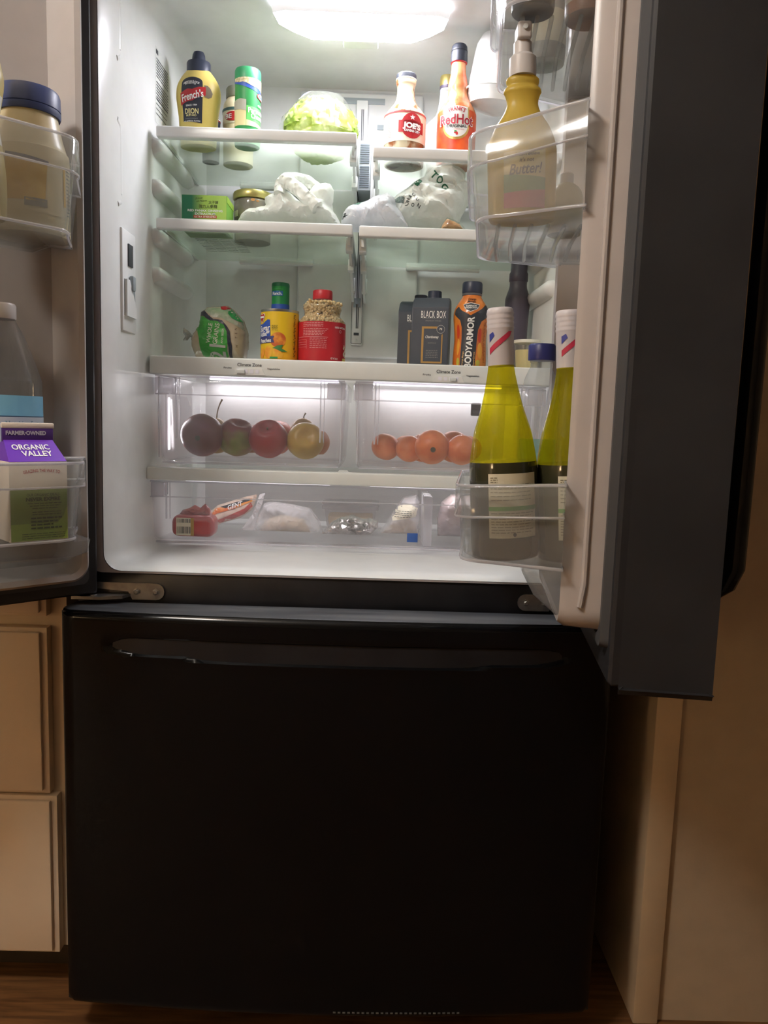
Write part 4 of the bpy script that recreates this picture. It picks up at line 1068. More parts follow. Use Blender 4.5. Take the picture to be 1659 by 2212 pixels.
pts = [(cx_, cz_-.0095)]+[(cx_+.0075, cz_+.001), (cx_+.0072, cz_+.005), (cx_+.004, cz_+.0065), (cx_, cz_+.0045), (cx_-.005, cz_+.0065), (cx_-.0085, cz_+.004), (cx_-.008, cz_-.001)]
decal('label_shield', poly2(nb(), [(p[0]*1.0+(p[0]-cx_)*.2, p[1]+(p[1]-cz_)*.2) for p in pts]), c2, m_cream, cb, .003, .004)
decal('label_shield', poly2(nb(), pts), c3, m_red, cb, .003, .004)
decal('shield_band', rect2(nb(), cx_-.008, cx_+.0065, cz_-.0015, cz_+.0022), c4, m_inkw, cb, .003)
decal('lettering', text2(nb(), 'Sugar', A(576.5), H(713), 12*k, 30*k, .02, .2, 6), c3, m_inkw, cb, .003)
decal('lettering', text2(nb(), 'Added**', A(576), H(725), 10*k, 30*k, .02, .2, 6), c3, m_inkw, cb, .003)
decal('label_ribbon', poly2(nb(), [(A(564)-.003, H(746.5)), (A(564)-.003, H(733)), (A(598), H(730)), (A(594.5), H(736)), (A(597.5), H(744))]), c2, M('ribbon_blue', (60, 64, 120), .4), cb, .003, .005)
decal('lettering', text2(nb(), 'Peaches', A(578.5), H(739.5), 8*k, 29*k, .025, 0, 3), c3, m_inkw, cb, .003)
m_peach = M('peach_red', (190, 92, 44), .5, rgb2=(222, 150, 54), nscale=60)
decal('peach_print', disc2(nb(), A(605), H(738), .0155, .0145), c1, m_peach, cb, .003, .004)
m_slice = M('peach_slice', (236, 190, 60), .5, rgb2=(228, 148, 50), nscale=50)
for (x, v, rx_, rz__) in ((571, 765, .008, .0105), (585, 764, .0085, .012), (602, 762, .008, .007), (608, 770, .0075, .007)):
    decal('peach_print', disc2(nb(), A(x), H(v), rx_, rz__), c2, m_slice, cb, .003, .004)
decal('leaf_print', poly2(nb(), [(A(594), H(756)), (A(604), H(750)), (A(615), H(748)), (A(612), H(756)), (A(624), H(763)), (A(612), H(763)), (A(600), H(757))]), c3, M('leaf_green', (66, 128, 70), .5), cb, .003, .004)
decal('label_tag', rect2(nb(), A(589), A(605), H(778), H(774)), c3, m_green, cb, .003)
for i in range(7): 
    decal('fine_print', dash2(nb(), A(591.5), A(591.5)+.012, H(708+i*2.4), .0007, i, .002, .004, .001), c2, m_gink, cb, .003)['kind'] = 'stuff'
    if i > 3: break
b = nb()
rnd = random.Random(8)
for i in range(30): 
    x = A(634)+rnd.uniform(0, .003); rect2(b, x, x+rnd.uniform(.002, .0055), H(684+i*3.05), H(684+i*3.05)+.0012)
decal('fine_print', b, c2, m_inkd, cb, .003)['kind'] = 'stuff'

it = It('popcorn_jar', 'clear jar of popcorn kernels with red lid and red label', 'jar', 694, 785, .262, zs3)
k = it.k; H = it.H
jp = smoothp(it.P([(47, None), (49.5, 780), (49.5, 704), (48, 696), (43, 690), (38, 684), (39, 674), (41, 666), (38.5, 659), (30, 653), (20.5, 648.5), (19.5, 646)]), 3)
jg = mk('jar_shell', lathe(nb(), jp, 48), film('jar_clear', (242, 242, 240), .13, .6, .05), it.o, smooth=60)
mk('jar_lid', lathe(nb(), it.P([(20.2, 648), (20.8, 646), (20.6, 631), (19.4, 628.5), (16, 628)]), 40), M('lid_red', (184, 44, 54), .4), it.o)
mk('jar_label', lathe(nb(), subprof(jp, .003, H(700), .0004), 56, cap0=False, cap1=False), M('popcorn_red', (178, 34, 46), .42, rgb2=(186, 40, 50), nscale=20), it.o, smooth=60)
# loose kernels behind the clear wall
t = nb(); bmesh.ops.create_icosphere(t, subdivisions=1, radius=1); base = [(v.co.copy()) for v in t.verts]; faces = [[v.index for v in f.verts] for f in t.faces]; t.free()
VV, FF = [], []; rnd = random.Random(3)
core = [(max(.002, r_-.0045), z) for r_, z in jp if H(706) < z < H(654)]
def rz_at(pr, z):
    for (r0, a), (r1, b_) in zip(pr, pr[1:]):
        if a <= z <= b_ and b_ > a: return r0+(r1-r0)*(z-a)/(b_-a)
    return pr[-1][0]
for i in range(1250):
    z = rnd.uniform(H(705), H(655)); an = rnd.uniform(0, 2*pi); rr_ = rz_at(jp, z)-rnd.uniform(.0035, .0065)
    if i > 1050: z = H(655)+rnd.uniform(-.003, .0005); rr_ *= sqrt(rnd.random())
    c = Vector((rr_*sin(an), -rr_*cos(an), z)); R3 = Matrix.Rotation(rnd.uniform(0, 6), 3, 'X') @ Matrix.Rotation(rnd.uniform(0, 6), 3, 'Z')
    o0 = len(VV)
    for q in base: VV.append(c+R3 @ Vector((q.x*.0040, q.y*.0029, q.z*(.0036+.001*q.y))))
    FF += [[o0+j for j in f] for f in faces]
me = bpy.data.meshes.new('popcorn_kernels'); me.from_pydata(VV, [], FF); me.polygons.foreach_set('use_smooth', [True]*len(FF))
me.materials.append(M('kernel', (204, 172, 116), .35, rgb2=(228, 206, 160), nscale=190))
ko = bpy.data.objects.new('popcorn_kernels', me); COL.objects.link(ko); ko.parent = it.o; ko['kind'] = 'stuff'
mk('kernel_mass', lathe(nb(), [(max(.002, r_-.0075), z) for r_, z in jp if z < H(656)], 32), M('kernel_dark', (132, 104, 66), .6), it.o, smooth=60)
r = 49.5*k; A = lambda x: it.A(x, r); c1 = on_lathe(jp, r, .001); c2 = on_lathe(jp, r, .0015)
m_pink = M('ink_pink', (222, 170, 172), .5)
b = nb()
for i in range(3): dash2(b, A(659), A(700), H(703.5+i*3.4), .0009, i, .003, .007)
for i in range(5): dash2(b, A(659), A(710-i*3), H(716+i*3.2), .001, i+9, .003, .007)
for i in range(6): dash2(b, A(673), A(707), H(736+i*4), .0009, i+20, .003, .006)
rect2(b, A(648), A(710), H(733)-.0003, H(733)+.0003)
for i in range(4): rect2(b, A(648), A(666), H(739+i*5)-.0002, H(739+i*5)+.0002)
rect2(b, A(666), A(666)+.0004, H(758), H(739))
decal('fine_print', b, c1, m_pink, it.o, .004)['kind'] = 'stuff'
decal('lettering', text2(nb(), '100% NATURAL', A(735), H(711), 4*k, 34*k, .02), c1, m_inkw, it.o, .003)
decal('lettering', text2(nb(), 'NET WT 30 OZ', A(723), H(777), 4*k, 17*k, .01), c1, m_inkw, it.o, .003)
decal('label_icon', ring2(nb(), A(733.5), H(719), .0022, .0028, 16), c1, m_inkw, it.o, 0)
b = nb(); rnd = random.Random(4)
for i in range(9): disc2(b, A(741)+rnd.uniform(-.004, .006), H(748+i*2.6), rnd.uniform(.002, .004), None, 10)
decal('popcorn_print', b, c2, M('popcorn_cream', (232, 214, 190), .5), it.o, .003)['kind'] = 'stuff'
decal('label_tag', rect2(nb(), A(738), A(743), H(784), H(775)), c1, m_yellow, it.o, .003)

# wine cartons: folded top with a screw cap
m_box = M('carton_black', (72, 79, 90), .42, rgb2=(66, 73, 84), nscale=10)
def wine_carton(label, u, Y, wpx, vtop, vsh, rot):
    it = It('wine_carton', label, 'carton', u, 790, Y, zs3, rot, 'black wine cartons on the crisper cover')
    w_ = wpx*it.k/2; dp = w_*.80; zt_, zs_ = it.H(vtop), it.H(vsh)
    b = nb(); y0 = -dp
    R = lambda x0, x1, a, c, z: [(x0, a, z), (x1, a, z), (x1, c, z), (x0, c, z)]
    loft(b, [R(-w_, w_, y0, dp, 0), R(-w_, w_, y0, dp, zs_), R(-w_*.98, w_*.99, y0+dp*.35, dp*.98, zt_-.006), R(-w_*.93, w_*.97, y0+dp*.62, dp*.95, zt_)])
    bmesh.ops.bevel(b, geom=b.edges[:], offset=.0012, segments=2, affect='EDGES')
    bo = mk('carton_body', b, m_box, it.o, smooth=30)
    b = nb(); prism(b, [(-w_-.003, zs_-.008), (-w_+.0005, zs_-.008), (-w_*.95, zt_-.004), (-w_*.98, zt_-.003)], y0*.3, dp*.8); mk('folded_ear', b, m_box, it.o)
    mk('screw_cap', lathe(nb(), [(.0140, zt_-.002), (.0142, zt_+.002), (.0138, zt_+.0135), (.0128, zt_+.0145)], 32, cx=.004, cy=dp*.1), m_capdark, it.o)
    mk('cap_collar', lathe(nb(), [(.0165, zt_-.003), (.0165, zt_+.001)], 32, cx=.004, cy=dp*.1), m_box, it.o)
    f = on_plane((0, y0, 0), eps=.0004); f2 = on_plane((0, y0, 0), eps=.0008); f3 = on_plane((0, y0, 0), eps=.0012)
    S = 2*w_/.079
    x0 = -w_
    decal('lettering', text2(nb(), 'BLACK BOX', x0+.046*S, it.H(vtop+38), .0145, .053*S, .005, spacing=1.1), f, m_inkw, bo, 0)
    decal('lettering', text2(nb(), 'PREMIUM WINES', x0+.046*S, it.H(vtop+52), .0024, .033*S, 0), f, M('ink_silver', (150, 150, 148), .5), bo, 0)
    decal('print_rule', rect2(nb(), x0+.022*S, x0+.070*S, it.H(vtop+47.5), it.H(vtop+47)), f, MATS['ink_silver'], bo, 0)
    zA, zB = it.H(vtop+142), it.H(vtop+64); xa_, xb2 = x0+.022*S, x0+.067*S; t_ = .0042
    for q in ((xa_, xb2, zB-t_, zB), (xa_, xb2, zA, zA+t_*.8), (xa_, xa_+t_, zA+t_*.8, zB-t_), (xb2-t_*.6, xb2, zA+t_*.8, zB-t_)):
        decal('gold_frame', rect2(nb(), *q), f, M('frame_gold', (178, 140, 80), .4), bo, 0)
    decal('lettering', text2(nb(), 'Chardonnay', x0+.0445*S, it.H(vtop+86), .0052, .0285*S, .02, .3), f, m_inkw, bo, 0)
    decal('lettering', text2(nb(), 'AUSTRALIA', x0+.0445*S, it.H(vtop+99), .0020, .018*S, 0), f, MATS['ink_silver'], bo, 0)
    b = nb()
    for i in range(5): dash2(b, x0+.032*S, x0+.058*S, it.H(vtop+115+i*3.7), .0008, i, .002, .005)
    decal('fine_print', b, f, MATS['ink_silver'], bo, 0)['kind'] = 'stuff'
    cx_, cz_ = x0+.0625*S, it.H(vtop+70)
    decal('medal', disc2(nb(), cx_, cz_, .0085*S, .0108), f2, m_box, bo, 0)
    decal('medal_ring', ring2(nb(), cx_, cz_, .0082*S, .0086*S), f3, m_inkw, bo, 0)
    decal('lettering', text2(nb(), '70', cx_, cz_+.0008, .0042, .006*S, .02), f3, m_inkw, bo, 0)
    b = nb()
    for j, vv in enumerate((82, 96, 124, 146)):
        for i in range(3): dash2(b, .004, .014, it.H(vtop+vv-20+i*2.6), .0008, i+j*5, .002, .006)
    decal('fine_print', b, on_plane((-w_, y0, 0), (0, 1, 0), (0, 0, 1), -.0005), MATS['ink_silver'], bo, 0)['kind'] = 'stuff'
    return it
wine_carton('black chardonnay carton with gold frame nearest the orange sports drink', 929, .285, 77, 645, 669, -.16)
wine_carton('black chardonnay carton half hidden behind its twin on the left', 900, .375, 77, 653, 677, -.16)

it = It('sports_drink', 'orange mango sports drink bottle with dark cap and vertical lettering', 'bottle', 1013, 792, .262, zs3)
k = it.k; H = it.H
bp = smoothp(it.P([(34, None), (35.5, 786), (34.5, 760), (33.5, 735), (35, 710), (37, 690), (36.5, 676), (31, 661), (23, 648), (19.5, 641), (19.5, 638)]), 3)
bo = mk('bottle_body', lathe(nb(), bp, 48), M('drink_orange', (206, 108, 44), .3, rgb2=(222, 134, 52), nscale=18, coat=.4), it.o, smooth=60)
mk('bottle_cap', lathe(nb(), it.P([(20.6, 634.5), (21.3, 632), (21, 614), (19.5, 610.5), (15, 610)]), 40), m_capdark, it.o, smooth=40)
mk('cap_ring', lathe(nb(), it.P([(20, 640), (21, 638.5), (21, 636), (20, 635)]), 40), M('ring_grey', (96, 98, 104), .4), it.o)
r = 36*k; A = lambda x: it.A(x, r); d1, d2, d3, d4 = (on_lathe(bp, r, e) for e in (.0006, .001, .0015, .002))
m_ba = M('drink_navy', (54, 58, 66), .4)
decal('label_panel', poly2(nb(), [(A(990), H(796)), (A(1020), H(796)), (A(1023), H(748)), (A(1025), H(716)), (A(1031), H(698)), (A(1047), H(680)), (A(1047), H(660)), (A(1041), H(662)), (A(1027), H(674)), (A(1008), H(686)), (A(990), H(675)), (A(983), H(666)), (A(979), H(672)), (A(979), H(682)), (A(988), H(696)), (A(991), H(712))]), d1, m_ba, bo, .003, .005)
decal('emblem', poly2(nb(), [(A(991), H(662)), (A(1007), H(658)), (A(1028), H(662)), (A(1022), H(672)), (A(1007), H(679)), (A(996), H(672))]), d2, m_inkw, bo, .003, .004)
decal('emblem', poly2(nb(), [(A(992.5), H(663)), (A(1007), H(659.2)), (A(1026.5), H(663)), (A(1021), H(671.5)), (A(1007), H(677.5)), (A(997), H(671.5))]), d3, m_ba, bo, .003, .004)
decal('lettering', text2(nb(), 'SUPERIOR', A(1008.5), H(665.5), 3.4*k, 24*k, .02), d4, m_inkw, bo, .003)
decal('lettering', text2(nb(), 'HYDRATION', A(1008.5), H(669.7), 3.4*k, 25*k, .02), d4, m_inkw, bo, .003)
decal('lettering', text2(nb(), 'Orange', A(1010), H(649.5), 4.6*k, 24*k, .015), d2, m_inkd, bo, .003)
decal('lettering', text2(nb(), 'Mango', A(1009), H(655), 4.6*k, 22*k, .015), d2, m_inkd, bo, .003)
decal('lettering', text2(nb(), 'BODYARMOR', A(1007), H(743), 13.5*k, 104*k, .03, rot=88), d3, m_inkw, bo, .003, .004)
decal('lettering', text2(nb(), 'SuperDrink', A(1017.5), H(778), 3.4*k, 30*k, .01, rot=88), d3, M('ink_apricot', (226, 186, 130), .5), bo, .003)
decal('lettering', text2(nb(), 'Orange Mango', A(995), H(778), 3.4*k, 30*k, .01, rot=88), d3, MATS['ink_apricot'], bo, .003)
for (x, v, rx_, rz__, mt) in ((984, 720, .004, .014, 'mango_red'), (985, 752, .004, .016, 'mango_amber'), (1030, 728, .004, .014, 'mango_red'), (1031, 760, .006, .016, 'mango_amber'), (986, 784, .004, .008, 'mango_lime'), (1027, 786, .005, .006, 'mango_lime')):
    m_ = {'mango_red': (198, 66, 40), 'mango_amber': (224, 158, 60), 'mango_lime': (190, 176, 70)}[mt]
    decal('fruit_print', disc2(nb(), A(x), H(v), rx_, rz__), d1, M(mt, m_, .4), bo, .003, .004)
b = nb(); rnd = random.Random(6)
for i in range(30):
    x = A(1037)+rnd.uniform(0, .003); rect2(b, x, x+rnd.uniform(.003, .007), H(700+i*2.9), H(700+i*2.9)+.0009)
decal('fine_print', b, d2, M('ink_rust', (130, 64, 30), .5), bo, .003)['kind'] = 'stuff'

it = It('water_bottle', 'dark purple-grey reusable water bottle behind the wine bottles', 'bottle', 1113, 745, .37, zs3)
bp = smoothp(it.P([(22, None), (23, 780), (24, 700), (26, 655), (24, 640), (18.5, 622), (18, 610)]), 3)
mw = M('bottle_plum', (86, 80, 94), .4, rgb2=(80, 74, 88), nscale=10)
mk('bottle_body', lathe(nb(), bp, 40), mw, it.o, smooth=60)
mk('bottle_cap', lathe(nb(), it.P([(18, 610), (19.5, 608), (19.5, 592), (17.5, 588), (17, 566), (15, 562)]), 36), M('cap_plum', (74, 68, 84), .4), it.o, smooth=40)

it = It('food_tub', 'small clear tub of pale yellow food behind the blue-capped bottle', 'tub', 1137, 790, .275, zs3)
k = it.k; Ht = it.H(740)
mk('tub_body', lathe(nb(), [(22*k, 0), (24*k, .003), (27*k, Ht-.006), (28*k, Ht-.005), (28*k, Ht)], 40), film('tub_clear', (240, 240, 232), .22, .5, .1), it.o)
mk('tub_food', lathe(nb(), [(21*k, .002), (25*k, it.H(758)), (24*k, it.H(757))], 36), M('food_yellow', (222, 208, 150), .6), it.o)
mk('tub_lid', lathe(nb(), [(28.5*k, Ht-.002), (29*k, Ht), (28.5*k, Ht+.004), (26*k, Ht+.0045)], 40), M('lid_milky', (226, 226, 214), .4), it.o)
# ------------------------------------------------------------ fruit in the crispers, packets in the deli drawer
def onz(u, v, z):
    d = _f + _r*((u-829.5)/FPX) - _u*((v-1106)/FPX)
    return CAM+d*((z-CAM.z)/d.z)
ZFR = ZCR+.0125
def apple_fn(d):
    # dimple at both poles, slight shoulders, five faint lobes
    t = abs(d.z); a = math.atan2(d.y, d.x)
    return 1.0-.34*max(0, t-.84)/.16*(1.0 if d.z > 0 else .6)+.05*(1-t)*(.6+d.z*.7)+.012*cos(5*a)*t
def pear_fn(d):
    return 1.0+.55*max(0, d.z)**3-.16*max(0, d.z)*(1-max(0, d.z))*2
def fruit(name, label, cat, u, v, Y, rpx, col, col2, fn, tilt=(0, 0), stem=None, calyx=True, group=None, zadd=0, nscale=14, sc=(1, 1, 1), nlo=.4, nhi=.6, mname=None, rest=True):
    r = rpx*px(Y); p = at(u, v, Y); z = ZFR+r*.97*sc[2]+zadd if rest else p.z
    o = thing(name, label, cat, (p.x, Y, z), 0, group, rot=(tilt[0], tilt[1], 0))
    b = nb(); blob(b, (0, 0, 0), (r*sc[0], r*sc[1], r*sc[2]), 4, fn)
    body = mk('fruit_body', b, M(mname or name+'_skin%d' % len(MATS), col, .38, rgb2=col2, nscale=nscale, nlo=nlo, nhi=nhi, bump=.04, bscale=300), o, smooth=80)
    top = r*sc[2]*fn(Vector((0, 0, 1)))
    if stem:
        pts = [(stem[0]*t*t, stem[1]*t*t, top*.97+stem[2]*t) for t in (0, .25, .5, .75, 1)]
        mk('stem', tube(nb(), pts, [.0016, .0013, .0013, .0015, .0021], 8), M('stem_brown', (112, 92, 66), .6), body)
    if calyx:
        bot = -r*sc[2]*fn(Vector((0, 0, -1)))
        mk('calyx', lathe(nb(), [(.001, bot-.0012), (.0055, bot-.0008), (.004, bot+.002)], 10), M('calyx_dark', (78, 72, 52), .7), body)
    return o
g1 = 'fruit in the left crisper'
TF = (-1.45, 0)      # calyx end turned to the viewer
fruit('mango_apple', 'dark red round fruit with navel facing out, leftmost in the left crisper', 'fruit', 437, 942, .285, 45, (112, 48, 52), (120, 84, 58), lambda d: 1+.02*cos(3*d.z), TF, None, True, g1, .001, 9, nlo=.5, nhi=.8)
fruit('pear', 'yellow-brown pear with a long curved stem behind the dark red fruits', 'fruit', 468, 930, .40, 30, (168, 140, 92), (150, 112, 70), pear_fn, (0, 0), (.012, 0, .042), False, g1, .001)
fruit('apple', 'red and green apple second from the left in the left crisper', 'fruit', 512, 943, .31, 41, (128, 52, 58), (128, 140, 66), apple_fn, (.35, .25), None, False, g1, .001, 10, nlo=.5, nhi=.66)
fruit('apple', 'dull red apple showing between the two front apples at the back', 'fruit', 549, 940, .41, 34, (150, 74, 66), (176, 120, 84), apple_fn, (.1, -.1), None, False, g1, .001)
fruit('apple', 'bright pinkish red apple behind the crimson front apple', 'fruit', 592, 943, .395, 40, (196, 66, 62), (210, 110, 84), apple_fn, (.1, .1), None, False, g1, .001)
fruit('apple', 'crimson apple with a pale stem hollow at the front of the left crisper', 'fruit', 580, 950, .285, 41, (142, 34, 52), (164, 52, 60), apple_fn, (.75, .0), (0, 0, .006), False, g1, .001, 8)
fruit('pear', 'upright tan pear with a short stem at the right of the left crisper', 'fruit', 652, 938, .37, 33, (184, 138, 92), (196, 150, 90), pear_fn, (.0, .06), (.004, 0, .012), False, g1, .001)
fruit('apple', 'orange-tan apple half hidden behind the yellow apple', 'fruit', 682, 942, .405, 30, (192, 134, 84), (180, 110, 70), apple_fn, (0, 0), None, False, g1, .001)
fruit('apple', 'yellow speckled apple rightmost at the front of the left crisper', 'fruit', 660, 952, .29, 39, (188, 158, 74), (176, 140, 62), apple_fn, (1.2, .35), None, True, g1, .001, 30)
g2 = 'oranges in the right crisper'
def orange_fn(d): return 1-.03*max(0, abs(d.z)-.9)*10
OR = [((833, 958), .345, 27, 'upright orange leftmost in the right crisper'), ((877, 968), .40, 24, 'orange behind, second from the left in the right crisper'),
      ((884, 972), .315, 26, 'orange left of and behind the one with a dark navel'), ((913, 968), .345, 27, 'orange directly behind the one with a dark navel'),
      ((933, 969), .275, 33, 'orange with a dark navel facing out, front of the right crisper'), ((944, 956), .43, 22, 'small orange peeping over from the back row'),
      ((980, 960), .355, 31, 'large orange in the middle row near the wine bottle'), ((1013, 958), .43, 25, 'orange in the back row beside the wine bottle'),
      ((997, 980), .275, 29, 'front orange cut off by the wine bottle')]
for i, ((u, v), Y, rp_, lab) in enumerate(OR):
    fruit('orange', lab, 'orange', u, v, Y, rp_*1.13, (226, 130, 72), (214, 112, 58), orange_fn, ((-1.45, 0) if i in (4, 8) else (.4*i, .3)), None, i in (4,), g2, .001, 40, sc=(1, 1, .94), mname='orange_peel%d' % (i % 3))
# dark clip seen against the bright right crisper
p = at(1031, 885, .44)
o = thing('drawer_clip', 'black square clip at the back of the right crisper by the wine bottle', 'clip', (p.x, .482, p.z-.014))
mk('clip_body', box(nb(), -.010, .012, -.012, .0, 0, .030, .003), m_inkd, o); mk('clip_tab', box(nb(), -.006, .008, -.016, -.012, .006, .012, .001), m_dark, o)

ZDF = ZDL+.0125
def dit(name, label, cat, u, v):
    p = onz(u, v, ZDF); return It(name, label, cat, u, v, p.y, ZDF)
it = dit('meat_package', 'red vacuum pack with a barcode label at the left of the deli drawer', 'package', 420, 1158)
k = it.k; w_, h_ = 46*k, it.H(1112)
b = nb(); box(b, -w_, w_, -.020, .035, 0, h_, .014, 4)
pk = mk('pack_body', b, M('pack_red', (176, 46, 52), .3, rgb2=(190, 60, 62), nscale=12, coat=.3), it.o, smooth=50)
f = on_plane((0, -.020, 0), eps=.0005); f2 = on_plane((0, -.020, 0), eps=.001)
decal('barcode_label', rect2(nb(), it.X(386), it.X(417), .004, h_-.004), f, m_cream, pk, 0)
b = nb(); rnd = random.Random(2); x = it.X(388)
while x < it.X(415):
    w0 = rnd.choice((.0005, .001, .0016)); rect2(b, x, x+w0, h_*.68, h_-.006); rect2(b, x, x+w0, .008, h_*.5); x += w0+.0013
decal('barcode', b, f2, m_ink, pk, 0)['kind'] = 'stuff'
decal('pack_band', rect2(nb(), it.X(417), it.X(424), .004, h_-.004), f, m_gold, pk, 0)
b = puff([(-w_*.85, h_*.9), (-w_*.62, h_+.008), (-w_*.30, h_+.012), (-w_*.05, h_+.019), (w_*.22, h_+.013), (w_*.45, h_+.022), (w_*.7, h_+.010), (w_*.85, h_*.9)], .010, .02, .003, .006, 110, 8, .012); o_ = mk('pack_flap', b, M('pack_film', (188, 84, 84), .2, alpha=.8, coat=.4), it.o, smooth=25); o_.location.y = .012

it = dit('snack_bag', 'orange and red printed food bag leaning behind the red pack', 'bag', 500, 1142)
fb = puff(pp(it, ((440, 1143), (450, 1110), (470, 1092), (500, 1082), (530, 1072), (555, 1066), (552, 1080), (544, 1100), (520, 1118), (480, 1130), (462, 1143))), .016, .016, .004, .004, 70, 14, .016)
fl = on_front(fb, .001); fl2 = on_front(fb, .0018)
bo = mk('bag_body', fb, M('bag_cream', (226, 206, 190), .3, rgb2=(214, 186, 168), nscale=14, coat=.3), it.o, smooth=25); bo.location.y = .0
def pq(*pts): return poly2(nb(), [(it.X(x), it.H(v)) for x, v in pts])
decal('bag_print', pq((458, 1112), (468, 1098), (500, 1088), (545, 1073), (547, 1080), (510, 1096), (472, 1108), (456, 1118)), fl, M('bag_orange', (216, 106, 52), .35, rgb2=(226, 160, 70), nscale=20), bo, .004, .004)
decal('bag_print', pq((478, 1094), (505, 1085), (540, 1074), (545, 1077), (525, 1084), (490, 1096)), fl2, m_inkd, bo, .004, .004)
decal('bag_print', pq((470, 1124), (500, 1110), (530, 1096), (544, 1082), (546, 1092), (530, 1108), (500, 1122), (475, 1130)), fl, M('bag_red', (190, 70, 66), .35), bo, .004, .004)
decal('lettering', text2(nb(), 'GENT', it.X(511), it.H(1089), .009, .034, .02, .3, 20), on_front(fb, .0026) if False else (lambda s, t: fl2(s, t)-Vector((0, .001, 0))), m_inkw, bo, .004)

it = dit('freezer_bag', 'clear zip bag of pale food in the middle left of the deli drawer', 'bag', 612, 1150)
fb = puff(pp(it, ((545, 1148), (556, 1118), (570, 1088), (590, 1084), (640, 1090), (670, 1096), (690, 1120), (700, 1148)), .001), .045, .05, .0042, .012, 50, 15, .03)
mk('bag_film', fb, M('zip_film', (236, 232, 234), .16, alpha=.36, bump=.7, bscale=70, spec=.8), it.o, smooth=40)
fb = puff(pp(it, ((560, 1150), (575, 1122), (610, 1112), (655, 1120), (672, 1150)), .002), .032, .035, .004, .010, 60, 16, .03)
mk('bag_food', fb, M('food_pale', (226, 212, 196), .6, rgb2=(206, 184, 154), nscale=18, bump=.4), it.o, smooth=60)
it = dit('clear_bag', 'loose clear bag draped over the printed snack bag', 'bag', 560, 1148)
fb = puff(pp(it, ((520, 1148), (545, 1110), (560, 1068), (572, 1064), (566, 1086), (556, 1112), (552, 1148)), .002), .012, .012, .005, .006, 60, 18, .012)
mk('bag_film', fb, MATS['zip_film'], it.o, smooth=40)

it = dit('foil_parcel', 'crumpled aluminium foil parcel in the middle of the deli drawer', 'foil', 757, 1156)
fb = puff(pp(it, ((695, 1158), (700, 1146), (716, 1128), (735, 1118), (760, 1112), (785, 1120), (800, 1118), (816, 1124), (817, 1136), (808, 1146), (800, 1158)), .001), .030, .030, .0034, .020, 120, 22, .03, jit=.45)
mk('foil', fb, M('foil', (226, 224, 222), .25, metal=1, rgb2=(190, 186, 184), nscale=60), it.o, smooth=0)
it = dit('food_container', 'clear shallow plastic container behind the foil parcel', 'container', 757, 1136)
k = it.k; b = nb(); R = lambda x, y, z: [(p[0], p[1], z) for p in rrect(-x, x, -y, y, .012, 5)]
hc = it.H(1088)
loft(b, [R(46*k, .040, 0), R(50*k, .044, .004), R(55*k, .050, hc-.008), R(60*k, .054, hc-.008), R(60*k, .054, hc)])
mk('container_body', b, film('container_clear', (244, 242, 244), .25, .6, .1), it.o)
b = nb(); loft(b, [R(45*k, .038, .002), R(48*k, .042, hc*.5)]); mk('container_food', b, M('food_beige', (214, 190, 150), .6), it.o)
b = nb(); loft(b, [R(61*k, .055, hc), R(61*k, .055, hc+.004), R(56*k, .050, hc+.005)]); mk('container_lid', b, film('lid_clear', (246, 244, 246), .3, .7, .1), it.o)

it = dit('freezer_bag', 'clear bag with a printed white label beside the drawer divider', 'bag', 862, 1154)
fb = puff(pp(it, ((815, 1154), (832, 1132), (850, 1100), (868, 1074), (896, 1066), (906, 1080), (908, 1110), (906, 1154)), .001), .030, .035, .0042, .010, 50, 25, .03)
fl = on_front(fb, .001); fl2 = on_front(fb, .0016)
bo = mk('bag_film', fb, MATS['zip_film'], it.o, smooth=45)
decal('bag_label', poly2(nb(), [(it.X(842), it.H(1096)), (it.X(880), it.H(1084)), (it.X(900), it.H(1094)), (it.X(896), it.H(1112)), (it.X(846), it.H(1122))]), fl, m_cream, bo, .005, .005)
b = nb()
for i in range(4): dash2(b, it.X(850), it.X(886), it.H(1101+i*4), .0012, i, .003, .007)
decal('fine_print', b, fl2, m_ink, bo, .005, .005)['kind'] = 'stuff'
fb = puff(pp(it, ((822, 1154), (850, 1128), (880, 1120), (900, 1128), (902, 1154)), .002), .022, .025, .004, .008, 60, 26, .025)
mk('bag_food', fb, M('food_pale', (220, 206, 190), .6), it.o, smooth=40)
p = at(891, 1164, YF-.0065)
o = thing('blue_tape', 'small blue tape square stuck low on the deli drawer front', 'tape', (p.x, YF+.0025, p.z-.008))
mk('tape_square', box(nb(), -.0105, .0105, -.0016, -.0008, 0, .018, .0003), M('tape_blue', (58, 96, 170), .5), o)
it = dit('meat_bag', 'clear bag of pinkish grey meat right of the drawer divider', 'bag', 985, 1160)
fb = puff(pp(it, ((944, 1162), (942, 1120), (950, 1085), (970, 1068), (1000, 1064), (1030, 1072), (1045, 1110), (1045, 1162)), .001), .045, .05, .0042, .012, 45, 28, .04)
mk('bag_body', fb, M('meat_film', (182, 166, 164), .22, rgb2=(160, 148, 150), nscale=14, coat=.5), it.o, smooth=22)
